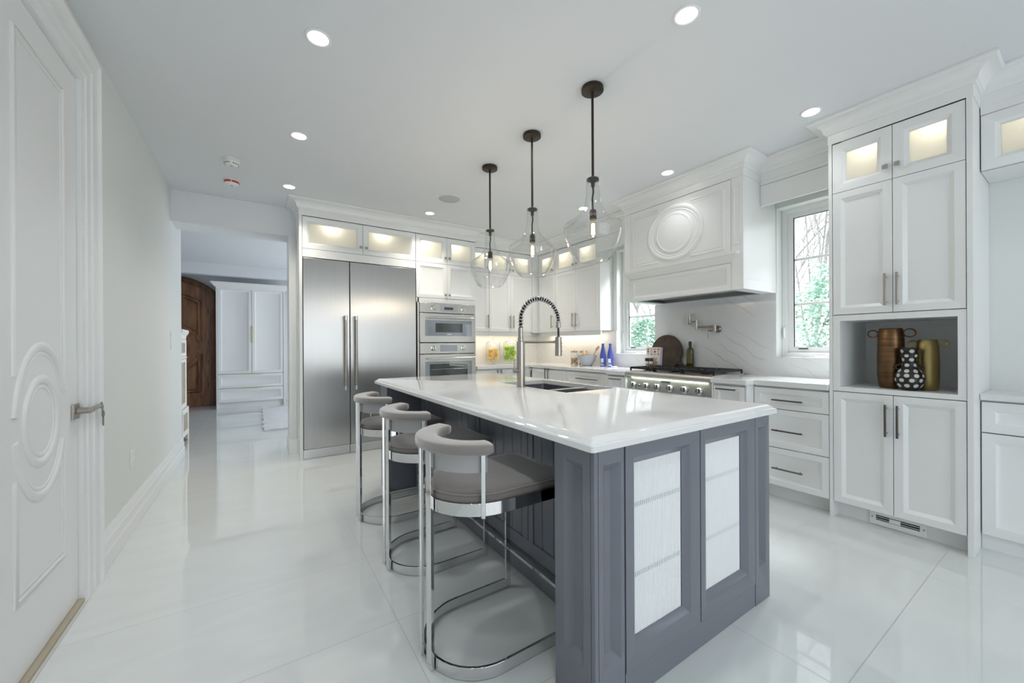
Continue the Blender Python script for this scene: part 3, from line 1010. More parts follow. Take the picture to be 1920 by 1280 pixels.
upper(V, 'wall_cabinet', 'two-door white wall cabinet left of the far window', 3.457, 4.310, [(3.460, 3.886), (3.886, 4.310)], 1.352, XU-XW+0.002, [3.856, 3.927], (3.440, 3.459), (3.460, 4.310))
mb = MB().box(3.465, XU, YU, YU+0.02, 1.352, 2.5225).box(XU, XU+0.02, 4.722, YU+0.02, 1.352, 2.5225)
tag(mb.build('corner_filler', m_cab), 'white filler strip where the wall cabinets meet in the corner', 'filler')

# base cabinets: back wall and window wall
def base(name, lab, fr, a0, a1, fronts, depth, kick=0.085, z0=0.11, side=None):
    p = fr((a0+a1)/2, 0, 0)
    t = thing(name, lab, 'cabinet', tuple(p))
    mb = MB()
    fbox(mb, fr, a0, a1, -depth, -0.021, z0, ZCB-0.001)
    if side:
        for q0, q1 in side:
            fbox(mb, fr, q0, q1, -depth, 0.0, z0, ZCB-0.001)
    mb.build('body', m_cab, t, bevel=0.001)
    fbox(MB(), fr, a0, a1, -depth+0.02, -kick, 0, z0).build('toe_kick', m_cab, t)
    for nm, q0, q1, c0, c1, pl in fronts:
        door(t, fr, q0, q1, c0, c1, -0.02, nm, pull=pl, pull_mat=m_darkpull, frame=0.04)
    return t
bb = base('base_cabinet', 'white base cabinet under the back counter beside the ovens', F, 2.392, 3.255, [('door', 2.394, 2.735, 0.112, 0.84, (2.705, 0.76, 0.16, True)), ('door', 2.735, 3.08, 0.112, 0.84, (2.765, 0.76, 0.16, True))], YW-YF-0.002)
fbox(MB(), F, 3.082, XT-0.0005, -0.02, 0.0, 0.11, ZCB-0.001).build('corner_filler', m_cab, bb)
B = Fr('x-', XT)
BD = XW-XT-0.002
base('base_cabinet', 'white corner base cabinet with a pair of upright pulls', B, 3.735, 4.495, [('door', 3.736, 4.105, 0.112, 0.842, (4.075, 0.765, 0.18, True)), ('door', 4.105, 4.46, 0.112, 0.842, (4.135, 0.765, 0.18, True)), ('stile', 4.46, 4.5155, 0.112, 0.842, None)], BD)
base('drawer_cabinet', 'white drawer cabinet with a long pull left of the range', B, 2.957, 3.733, [('drawer', 2.99, 3.732, 0.69, 0.842, (3.35, 0.768, 0.36, False)), ('drawer', 2.99, 3.732, 0.40, 0.688, (3.35, 0.54, 0.36, False)), ('drawer', 2.99, 3.732, 0.112, 0.398, (3.35, 0.25, 0.36, False))], BD)
base('drawer_cabinet', 'white three-drawer cabinet between range and tall pantry', B, 1.033, 1.5145, [('drawer', 1.033, 1.513, 0.687, 0.842, (1.278, 0.756, 0.198, False)), ('drawer', 1.033, 1.513, 0.395, 0.685, (1.278, 0.529, 0.198, False)), ('drawer', 1.033, 1.513, 0.110, 0.393, (1.278, 0.245, 0.198, False))], BD)
P = Fr('x-', 3.16)
PD = XW-3.16-0.002
base('pullout_cabinet', 'slim white pull-out cabinet right of the range', P, 1.5165, 1.795, [('door', 1.531, 1.781, 0.112, 0.838, (1.668, 0.812, 0.155, False))], PD, 0.19, side=((1.5165, 1.529), (1.783, 1.795)))
base('pullout_cabinet', 'slim white pull-out cabinet left of the range', P, 2.703, 2.955, [('door', 2.717, 2.942, 0.112, 0.838, (2.825, 0.812, 0.15, False))], PD, 0.19, side=((2.703, 2.715), (2.944, 2.955)))

# worktops
def slab(pts, z0, z1, name, lab):
    mb = MB().loops([[(x, y, z0) for x, y in pts], [(x, y, z1) for x, y in pts]], True, True)
    return tag(mb.build(name, m_quartz, bevel=0.003), lab, 'countertop')
slab([(2.392, 4.482), (3.24, 4.482), (3.24, 2.962), (3.14, 2.955), (3.14, 2.702), (XW-0.001, 2.702), (XW-0.001, YW-0.001), (2.392, YW-0.001)], ZCB, ZCT, 'countertop', 'white quartz counter running round the corner to the left of the range')
slab([(3.14, 1.796), (3.14, 1.512), (3.24, 1.505), (3.24, 1.033), (XW-0.001, 1.033), (XW-0.001, 1.796)], ZCB, ZCT, 'countertop', 'short white quartz counter between range and tall pantry')
# backsplash slabs
mb = MB()
xs = XW-0.012
mb.box(xs, XW-0.0005, W2[1], W1[0], ZCT, 1.616)
mb.box(xs, XW-0.0005, 1.033, W2[1], ZCT, WZ[0])
mb.box(xs, XW-0.0005, W1[0], YW-0.0005, ZCT, WZ[0])
mb.box(xs, XW-0.0005, W1[1], YW-0.0005, WZ[0], 1.345)
tag(mb.build('backsplash', m_marble), 'grey veined white stone slab on the wall behind the range', 'backsplash')
tag(MB().box(2.392, xs-0.0005, YW-0.012, YW-0.0005, ZCT, 1.36).build('backsplash', m_marble), 'white stone slab on the wall behind the fruit jars', 'backsplash')
# under-cabinet strips
for (x, y, sx, sy) in ((2.93, 4.90, 1.0, 0.03), (3.69, 4.10, 0.03, 1.15)):
    o = lamp('AREA', 'under_cabinet_lamp', (x, y, 1.335), 2.4, (1.0, 0.84, 0.62), sx, sy, (0, 0, -1))
    o.rotation_euler = (0, 0, 0)

# ================================================================== RANGE HOOD
HF = Fr('x-', XH)
t = thing('range_hood', 'large white panelled range hood with round medallion', 'range hood', (XH, 2.177, 1.617))
ya, yb = 1.577, 2.777
mb = MB()
mb.box(XH+0.021, XW-0.001, ya, yb, 1.70, 2.5225)
mb.box(XH+0.021, XH+0.06, ya, yb, 1.617, 1.70).box(XW-0.05, XW-0.001, ya, yb, 1.617, 1.70)
mb.box(XH+0.06, XW-0.05, ya, ya+0.10, 1.617, 1.70).box(XH+0.06, XW-0.05, yb-0.10, yb, 1.617, 1.70)
mb.build('body', m_cab, t, bevel=0.001)
for q0, q1 in ((ya, 1.672), (2.695, yb)):
    mb = MB()
    fbox(mb, HF, q0, q1, -0.021, 0, 1.617, 2.5225)
    p = mb.build('pilaster', m_cab, t, bevel=0.001)
    panel_mesh(MB(), HF, q0+0.02, q1-0.02, 1.98, 2.45, 0.004, 0.0, 0.006, 0.012, 0.003).build('inset_panel', m_cab, p)
fbox(MB(), HF, 1.665, 2.70, -0.0205, -0.014, 1.63, 2.5222).build('gap_shade_strip', m_gap_shade, t, smooth=0)  # brown sheet painting shade into the gaps round the hood panels
mb = MB()
fbox(mb, HF, 1.6745, 2.6925, -0.0135, 0, 1.90, 2.5192)
cyh, czh = 2.195, 2.212
def hm(path, r, closed=False):
    n0 = len(mb.v)
    mb.tube([HF(a, -0.001, c) for a, c in path], r, 10, closed=closed)
    for q in mb.v[n0:]:
        q.x = XH+(q.x-XH)*0.6
for s, r1 in ((0.0, 0.014), (0.024, 0.008)):
    y0, y1, z0, z1 = 1.735+s, 2.655-s, 1.965+s, 2.462-s
    g = 0.15
    hm([(cyh+g+0.02, z1), (y1, z1), (y1, z0), (cyh+g+0.02, z0)], r1)
    hm([(cyh-g-0.02, z1), (y0, z1), (y0, z0), (cyh-g-0.02, z0)], r1)
hm(arc(cyh, czh, 0.272, 0.240, 0, 2*PI, 48)[:-1], 0.022, True)
hm(arc(cyh, czh, 0.242, 0.212, 0, 2*PI, 48)[:-1], 0.009, True)
hm(arc(cyh, czh, 0.178, 0.172, 0, 2*PI, 48)[:-1], 0.016, True)
lp = []
for k in range(5):
    q = k/4
    lp.append([HF(a, 0.006+0.010*math.sin(PI/2*q), c) for a, c in arc(cyh, czh, 0.175*(1-0.9*q), 0.168*(1-0.9*q), 0, 2*PI, 40)[:-1]])
mb.loops(lp, False, True)
mb.build('medallion_panel', m_cab, t, smooth=40)
mb = MB()
lp = []
for o, z, i in ((0.0, 1.838, 0.0), (0.008, 1.845, 0.006), (0.016, 1.868, 0.03), (0.036, 1.896, 0.06), (0.048, 1.902, 0.07), (0.05, 1.920, 0.075), (0.0, 1.922, 0.075)):
    lp.append([HF(1.676-i, -0.01, z), HF(1.676-i, o, z), HF(2.693+i, o, z), HF(2.693+i, -0.01, z)])
mb.loops(lp, True, True)
mb.build('mantel_ledge', m_cab, t, smooth=20)
panel_mesh(MB(), HF, 1.6745, 2.6925, 1.617, 1.836, 0.0135, -0.0135, 0.035, 0.022, 0.010).build('apron', m_cab, t, bevel=0.001)
mb = MB()
mb.box(XH+0.06, XW-0.05, ya+0.10, yb-0.10, 1.68, 1.699)
mb.box(XH+0.06, XH+0.085, ya+0.10, yb-0.10, 1.622, 1.68).box(XW-0.075, XW-0.05, ya+0.10, yb-0.10, 1.622, 1.68)
mb.box(XH+0.085, XW-0.075, ya+0.10, ya+0.125, 1.622, 1.68).box(XH+0.085, XW-0.075, yb-0.125, yb-0.10, 1.622, 1.68)
ln = mb.build('liner', m_sinkm, t)
mb = MB()
for i in range(22):
    y = 1.72+i*0.0415
    mb.box(XH+0.10, XW-0.09, y, y+0.022, 1.645, 1.662)
mb.build('baffle_filter', m_oven, ln, bevel=0.003)

# ================================================================== TALL PANTRY AND THE CABINETS BEYOND IT
T = Fr('x-', XT)
TD = XW-XT-0.002
t = thing('pantry_cabinet', 'tall white pantry cabinet with open niche of vases', 'cabinet', (XT, 0.712, 0))
mb = MB()
fbox(mb, T, 1.0125, 1.031, -TD, 0.004, 0, 2.5225)
fbox(mb, T, 0.392, 0.4155, -TD, 0.004, 0, 2.5225)
fbox(mb, T, 0.4155, 1.0125, -TD, -0.021, 0.11, 0.853)
fbox(mb, T, 0.4155, 1.0125, -TD, -0.021, 1.366, ZGB)
shell(mb, T, 0.4155, 1.0125, -TD, -0.021, ZGB, 2.5225)
fbox(mb, T, 0.4155, 1.0125, -TD, -0.021, 0.853, 0.885)
fbox(mb, T, 0.4155, 1.0125, -TD, -TD+0.012, 0.885, 1.366)
fbox(mb, T, 0.4155, 0.450, -TD, -0.021, 0.885, 1.366)
fbox(mb, T, 0.973, 1.0125, -TD, -0.021, 0.885, 1.366)
fbox(mb, T, 0.450, 0.973, -TD, -0.021, 1.326, 1.366)
mb.build('body', m_cab, t, bevel=0.001)
mb = MB()
lp = [rect(T, 0.417, 1.011, 0.8565, 1.3625, 0, -0.02), rect(T, 0.417, 1.011, 0.8565, 1.3625, 0, 0.0),
      [T(0.450, 0, 0.886), T(0.973, 0, 0.886), T(0.973, 0, 1.325), T(0.450, 0, 1.325)], [T(0.450, -0.02, 0.886), T(0.973, -0.02, 0.886), T(0.973, -0.02, 1.325), T(0.450, -0.02, 1.325)]]
lp.append(lp[0])
mb.loops(lp)
mb.build('niche_frame', m_cab, t, bevel=0.001)
fbox(MB(), T, 0.4155, 1.0125, -TD+0.02, -0.085, 0, 0.11).build('toe_kick', m_cab, t)
for q0, q1, pa in ((0.417, 0.7135, 0.690), (0.7135, 1.011, 0.744)):
    door(t, T, q0, q1, ZGB, ZGT, -0.02, glazed=True, kn=(pa, 2.266), frame=0.05)
    door(t, T, q0, q1, 1.3665, ZGB, -0.02, pull=(pa, 1.508, 0.198, True), frame=0.042, slope=0.020)
    door(t, T, q0, q1, 0.110, 0.853, -0.02, pull=(pa, 0.697, 0.198, True), pull_mat=m_darkpull, frame=0.042, slope=0.020)
    puck(t, T, (q0+q1)/2-0.04, -0.06, 2.506, 1.0)
# heating register in its toe kick
t = thing('floor_register', 'white slotted vent grille in the toe kick under the pantry doors', 'vent', (3.345, 0.715, 0.01))
K = Fr('x-', XT+0.085)
mb = MB()
lp = [rect(K, 0.585, 0.845, 0.006, 0.098, 0, 0.0005), rect(K, 0.585, 0.845, 0.006, 0.098, 0, 0.008), rect(K, 0.585, 0.845, 0.006, 0.098, 0.03, 0.008), rect(K, 0.585, 0.845, 0.006, 0.098, 0.03, 0.002)]
mb.loops(lp, True, False)
mb.build('frame', m_white, t, bevel=0.001)
fbox(MB(), K, 0.612, 0.818, 0.001, 0.003, 0.033, 0.071).build('opening', m_black, t)
mb = MB()
for z in (0.044, 0.058):
    fbox(mb, K, 0.614, 0.816, 0.003, 0.006, z-0.0015, z+0.0015)
fbox(mb, K, 0.70, 0.75, 0.004, 0.012, 0.04, 0.064)
mb.build('louvre', m_white, t)
mb = MB()
for q in (0.598, 0.832):
    p = K(q, 0.008, 0.052)
    mb.lathe([(0.004, -0.0015), (0.004, 0.0)], tuple(p), 10, 'x')
mb.build('screw', m_darkpull, t)

R = Fr('x-', 3.45)
t = thing('base_cabinet', 'white base cabinet with drawer right of the tall pantry', 'cabinet', (3.45, 0.1, 0))
mb = MB()
fbox(mb, R, -1.0, 0.3905, -0.348, -0.021, 0.085, 0.85)
mb.build('body', m_cab, t)
fbox(MB(), R, -1.0, 0.3905, -0.348, -0.026, 0, 0.085).build('toe_kick', m_cab, t)
for q0, q1 in ((-0.40, 0.388), (-0.99, -0.40)):
    door(t, R, q0, q1, 0.668, 0.842, -0.02, 'drawer', pull=((q0+q1)/2, 0.755, 0.2, False), pull_mat=m_darkpull, frame=0.05, slope=0.025)
    door(t, R, q0, q1, 0.086, 0.664, -0.02, 'door', frame=0.05, slope=0.025)
slab([(3.432, 0.3905), (3.432, -1.0), (XW-0.001, -1.0), (XW-0.001, 0.3905)], 0.851, 0.886, 'countertop', 'white quartz counter right of the tall pantry')
Q = Fr('x-', 3.47)
t = thing('wall_cabinet', 'lit glass-door cabinet under the ceiling right of the tall pantry', 'cabinet', (3.47, 0.1, 2.16))
mb = MB()
shell(mb, Q, -0.95, 0.3905, -0.328, -0.021, 2.158, 2.5225)
mb.build('body', m_cab, t, bevel=0.001)
door(t, Q, -0.28, 0.3885, 2.158, 2.472, -0.02, glazed=True, frame=0.05)
door(t, Q, -0.94, -0.28, 2.158, 2.472, -0.02, glazed=True, frame=0.05)
fbox(MB(), Q, -0.95, 0.3885, -0.02, 0.0, 2.476, 2.5225).build('fascia', m_cab, t)
puck(t, Q, 0.14, -0.06, 2.506)
puck(t, Q, -0.61, -0.06, 2.506)

# ================================================================== ISLAND
IX0, IX1, IY0, IY1 = 0.862, 1.993, 0.860, 3.33
IN = Fr('y-', IY0)
IL = Fr('x-', IX0)
t = thing('kitchen_island', 'charcoal kitchen island with reeded glass doors on its near end', 'kitchen island', (1.43, 2.1, 0))
mb = MB()
mb.box(1.150, 1.990, 1.05, 3.15, 0.10, 0.60)
mb.box(1.150, 1.44, 1.05, 3.15, 0.60, 0.855)
mb.box(1.975, 1.990, 1.05, 3.15, 0.60, 0.855)
mb.box(1.170, 1.930, 1.05, 3.15, 0.0, 0.10)
mb.build('body', m_island, t)
# corner posts and pilasters with narrow sunk panels
mb = MB()
mb.box(IX0+0.03, 1.150, IY0+0.03, 1.05, 0, 0.855)
p = mb.build('post', m_island, t)
inset_face(MB(), IL, (IY0+0.018, 1.05, 0, 0.855), (0.912, 1.004, 0.148, 0.797), 0.027, 0.03, -0.03, 0.022).build('sunk_panel', m_island, p)
MB().box(IX0, IX0+0.017, IY0, IY0+0.017, 0, 0.855).build('corner_bead', m_island, t, bevel=0.002)
inset_face(MB(), IN, (IX0+0.018, 0.9970, 0, 0.855), (0.900, 0.981, 0.160, 0.799), 0.027, 0.03, -0.03, 0.022).build('pilaster', m_island, t, bevel=0.0008)
mb = inset_face(MB(), IN, (1.863, IX1, 0, 0.855), (1.891, 1.957, 0.166, 0.798), 0.022, 0.03, -0.03, 0.022)
mb.box(1.866, IX1, IY0+0.0305, 1.05, 0, 0.855)
mb.build('pilaster', m_island, t, bevel=0.0008)
fbox(MB(), IN, 1.003, 1.861, -0.15, -0.002, 0.0, 0.097).build('plinth', m_island, t, bevel=0.001)
# recess behind the glass
mb = MB()
fbox(mb, IN, 0.9985, 1.863, -0.19, -0.15, 0.098, 0.855)
fbox(mb, IN, 0.9985, 1.863, -0.15, -0.032, 0.098, 0.11)
fbox(mb, IN, 0.9985, 1.863, -0.15, -0.032, 0.84, 0.855)
fbox(mb, IN, 0.9985, 1.010, -0.15, -0.036, 0.098, 0.855)
fbox(mb, IN, 1.853, 1.863, -0.15, -0.032, 0.098, 0.855)
mb.build('display_recess', m_cab, t)
for a0, a1, g0, g1 in ((1.0045, 1.4295, 1.070, 1.340), (1.4350, 1.8605, 1.493, 1.772)):
    mb = MB()
    lp = [rect(IN, a0, a1, 0.099, 0.854, 0, -0.02), rect(IN, a0, a1, 0.099, 0.854, 0, 0)]
    def q4(i, b):
        return [IN(g0-i, b, 0.186-i), IN(g1+i, b, 0.186-i), IN(g1+i, b, 0.775+i), IN(g0-i, b, 0.775+i)]
    lp = [rect(IN, a0, a1, 0.099, 0.854, 0, -0.03), rect(IN, a0, a1, 0.099, 0.854, 0, 0)]
    lp += [q4(0.026, 0), q4(0.023, -0.003), q4(0, -0.020), q4(0, -0.03), lp[0]]
    mb.loops(lp)
    d = mb.build('door', m_island, t, bevel=0.0008)
    # reeded pane: vertical half-round flutes
    n = 27
    pr = []
    for i in range(n):
        for k in range(6):
            u = (i+k/6)/n
            pr.append((g0+(g1-g0)*u, -0.0265+0.0042*abs(math.sin(PI*k/6))))
    pr.append((g1, -0.0265))
    zs = (0.184, 0.777)
    mb = MB()
    mb.loops([[IN(a, b, zs[0]) for a, b in pr], [IN(a, b, zs[1]) for a, b in pr]], closed=False)
    mb.build('glass_pane', m_reed, d, smooth=25)
    for z in (0.388, 0.628):
        fbox(MB(), IN, g0, g1, -0.0265, -0.0246, z-0.008, z+0.008).build('shelf_edge', m_island, d)
# beadboard back under the overhang, stiles, rails, foot rail
BB = Fr('x-', 1.150)
mb = MB()
y = 1.052
pr = [(3.148, 0.0)]
pts = []
while y < 3.146:
    e = min(y+0.0875, 3.147)
    pts += [(y, 0.0), (y+0.003, 0.006), (e-0.003, 0.006), (e, 0.0)]
    y = e
mb.loops([[BB(a, b, 0.10) for a, b in pts], [BB(a, b, 0.853) for a, b in pts]], closed=False)
mb.build('beadboard', m_island, t, smooth=0)
for ys in (1.60, 2.16, 2.71):
    mb = MB()
    fbox(mb, BB, ys-0.042, ys-0.003, 0.0, 0.012, 0.19, 0.853)
    fbox(mb, BB, ys+0.003, ys+0.042, 0.0, 0.012, 0.19, 0.853)
    mb.build('stile', m_island, t, bevel=0.001)
mb = MB()
fbox(mb, BB, 1.052, 3.147, 0.0, 0.012, 0.115, 0.19)
fbox(mb, BB, 1.052, 3.147, 0.0, 0.022, 0.0, 0.115)
mb.build('base_rail', m_island, t, bevel=0.002)
mb = MB()
fbox(mb, BB, 1.052, 3.147, 0.028, 0.052, 0.098, 0.112)
for ys in (1.25, 2.1, 2.95):
    fbox(mb, BB, ys-0.01, ys+0.01, 0.02, 0.03, 0.099, 0.111)
mb.build('foot_rail', m_chrome, t, bevel=0.001)
mb = MB()
mb.box(IX0, 1.150, 3.15, IY1, 0, 0.855).box(1.150, IX1, 3.15, IY1, 0, 0.855)
p = mb.build('post', m_island, t, bevel=0.001)
# front of the sink side
SF = Fr('x+', 1.990)
for i in range(4):
    panel_mesh(MB(), SF, 1.06+i*0.522, 1.575+i*0.522, 0.11, 0.85, 0.02, 0.0005, 0.045, 0.022, 0.01).build('door', m_island, t)

# worktop with moulded edge and sink cut-out
cx0, cx1, cy0, cy1 = 0.8214, 2.003, 0.826, 3.385
SX0, SX1, SY0, SY1 = 1.502, 1.905, 1.722, 2.452
def rr(i, z, r=0.012, n=4):
    x0, x1, y0, y1 = cx0+i, cx1-i, cy0+i, cy1-i
    r = max(0.002, r-i*0.2)
    pts = []
    for (px, py, a) in ((x1-r, y1-r, 0), (x0+r, y1-r, 90), (x0+r, y0+r, 180), (x1-r, y0+r, 270)):
        for k in range(n+1):
            an = rad(a+90*k/n)
            pts.append((px+r*math.cos(an), py+r*math.sin(an), z))
    return pts
mb = MB()
lp = [rr(0.10, ZCB), rr(0.004, ZCB), rr(0, ZCB+0.003), rr(0, 0.876), rr(0.003, 0.880), rr(0.009, 0.8815), rr(0.012, 0.884), rr(0.016, 0.889), rr(0.024, 0.894), rr(0.030, 0.8968), rr(0.034, 0.8975)]
mb.loops(lp)
last = rr(0.034, 0.8975)
n = len(last)
hole = [(SX1, SY1), (SX0, SY1), (SX0, SY0), (SX1, SY0)]
o = len(mb.v)
mb.add([Vector(p) for p in last]+[Vector((x, y, 0.8975)) for x, y in hole]+[Vector((x, y, 0.866)) for x, y in hole], [])
k = 5
for q in range(4):
    i0, i1 = q*k, ((q+1) % 4)*k
    seg = [o+q*k+j for j in range(k)]+[o+i1]
    mb.f.append(seg+[o+n+(q+1) % 4, o+n+q]); mb.mi.append(0)
    mb.f.append([o+n+q, o+n+(q+1) % 4, o+n+4+(q+1) % 4, o+n+4+q]); mb.mi.append(0)
tag(mb.build('island_countertop', m_quartz, smooth=22), 'thick white quartz island top with moulded edge', 'countertop')

# sink
t = thing('sink', 'dark steel double-bowl sink set in the island top', 'sink', (1.70, 2.09, 0.66))
def bowl(x0, x1, y0, y1, z0, z1, drain):
    mb = MB()
    def ring(i, z, r=0.02):
        pts = []
        for (px, py, a) in ((x1-i-r, y1-i-r, 0), (x0+i+r, y1-i-r, 90), (x0+i+r, y0+i+r, 180), (x1-i-r, y0+i+r, 270)):
            for k in range(5):
                an = rad(a+22.5*k)
                pts.append((px+r*math.cos(an), py+r*math.sin(an), z))
        return pts
    mb.loops([ring(-0.004, z1), ring(0, z1), ring(0, z0+0.02), ring(0.012, z0), ring(0.02, z0)], False, True)
    b = mb.build('bowl', m_sinkm, t)
    MB().lathe([(0.045, z0+0.001), (0.045, z0+0.003), (0.03, z0+0.002), (0.0, z0+0.001)], drain+(0,), 20).build('drain', m_rim, b)
bowl(SX0+0.004, SX1-0.004, SY0+0.004, 1.955, 0.67, 0.869, (1.70, 1.84))
bowl(SX0+0.004, SX1-0.004, 1.985, SY1-0.004, 0.67, 0.869, (1.70, 2.22))
mb = MB()
mb.box(SX0+0.002, SX1-0.002, 1.957, 1.983, 0.70, 0.885)
mb.build('divider', m_rim, t, bevel=0.004)

# spring faucet
FXc, FYc = 1.462, 2.128
t = thing('faucet', 'tall steel spring faucet rising beside the island sink', 'faucet', (FXc, FYc, 0.8975))
MB().lathe([(0.032, 0.8976), (0.032, 0.902), (0.0275, 0.904), (0.0275, 1.198), (0.021, 1.202), (0.0, 1.202)], (FXc, FYc, 0), 28).build('body', m_nickel, t)
MB().lathe([(0.020, 1.20), (0.020, 1.222), (0.0165, 1.226), (0.0165, 1.292), (0.0, 1.292)], (FXc, FYc, 0), 24).build('neck', m_nickel, t)
hx = FXc+0.325
R_ = 0.1625
path = [Vector((FXc, FYc, 1.285+0.01*i)) for i in range(6)]
zc_ = 1.345
path += [Vector((FXc+R_-R_*math.cos(PI*i/26), FYc, zc_+0.148*math.sin(PI*i/26))) for i in range(0, 27)]
path += [Vector((hx, FYc, 1.34-0.01*i)) for i in range(0, 2)]
MB().tube(path, 0.0105, 10).build('hose', m_rubber, t)
# helix round the hose
cum = [0]
for i in range(1, len(path)):
    cum.append(cum[-1]+(path[i]-path[i-1]).length)
def at(s):
    for i in range(1, len(path)):
        if s <= cum[i]:
            u = (s-cum[i-1])/max(1e-9, cum[i]-cum[i-1])
            return path[i-1].lerp(path[i], u), (path[i]-path[i-1]).normalized()
    return path[-1], (path[-1]-path[-2]).normalized()
turns = 27
hel = []
N = turns*10
for i in range(N+1):
    p, tg = at(cum[-1]*i/N)
    bn = Vector((0, 1, 0))
    nn = tg.cross(bn).normalized()
    a = 2*PI*turns*i/N
    hel.append(p+nn*0.0165*math.cos(a)+bn*0.0165*math.sin(a))
MB().tube(hel, 0.0032, 6).build('spring', m_chrome, t)
MB().lathe([(0.0, 1.345), (0.015, 1.345), (0.015, 1.318), (0.018, 1.316), (0.018, 1.298), (0.008, 1.296), (0.0, 1.296)], (hx, FYc, 0), 22).build('coupling', m_nickel, t)
MB().lathe([(0.0075, 1.297), (0.0075, 1.228)], (hx, FYc, 0), 14).build('hose_end', m_black, t)
h = MB().lathe([(0.0, 1.236), (0.010, 1.236), (0.0235, 1.230), (0.025, 1.10), (0.022, 1.097), (0.0, 1.097)], (hx, FYc, 0), 26).build('spray_head', m_nickel, t)
mb = MB()
for z in (1.13, 1.16, 1.19):
    mb.ball((hx+0.0230, FYc-0.006, z), 0.006, 10, 6)
mb.build('spray_button', m_black, h)
mb = MB()
mb.tube([(FXc+0.02, FYc, 1.196), (hx-0.045, FYc, 1.196)], 0.008, 12)
mb.tube([(hx-0.045, FYc, 1.196), (hx-0.020, FYc, 1.196)], 0.010, 12)
mb.build('support_arm', m_nickel, t)
mb = MB()
mb.tube([(FXc-0.020, FYc, 1.005), (FXc-0.056, FYc, 1.005)], 0.0135, 14)
mb.tube([(FXc-0.048, FYc, 1.010), (FXc-0.050, FYc, 1.045), (FXc-0.045, FYc, 1.085)], 0.0065, 10)
mb.build('lever_handle', m_nickel, t)

# ================================================================== BAR STOOLS
def ushape(x_end, r, n=20):
    """U open towards +x, centred on (0,0) of its half circle"""
    pts = [(x_end, -r)]
    pts += [(r*math.cos(a), r*math.sin(a)) for a in [-PI/2-PI*i/n for i in range(n+1)]]
    pts += [(x_end, r)]
    return pts
def band(mb, cx, cy, pts, z0, z1, th):
    P = [Vector((p[0], p[1])) for p in pts]
    lps = []
    for i, p in enumerate(P):
        d = (P[min(i+1, len(P)-1)]-P[max(i-1, 0)]).normalized()
        nn = Vector((d.y, -d.x))
        a, b = p+nn*th/2, p-nn*th/2
        lps.append([(cx+a.x, cy+a.y, z0), (cx+b.x, cy+b.y, z0), (cx+b.x, cy+b.y, z1), (cx+a.x, cy+a.y, z1)])
    mb.loops(lps, True, True)
def obar(mb, cx, cy, ang, r, wt, th, z0, z1):
    """upright flat bar: wt across the tangent, th along the radius"""
    c, s = math.cos(ang), math.sin(ang)
    vs = []
    for z in (z0, z1):
        for u, v in ((-th/2, -wt/2), (th/2, -wt/2), (th/2, wt/2), (-th/2, wt/2)):
            x, y = (r+u)*c-v*s, (r+u)*s+v*c
            vs.append((cx+x, cy+y, z))
    mb.loops([vs[:4], vs[4:]], True, True)
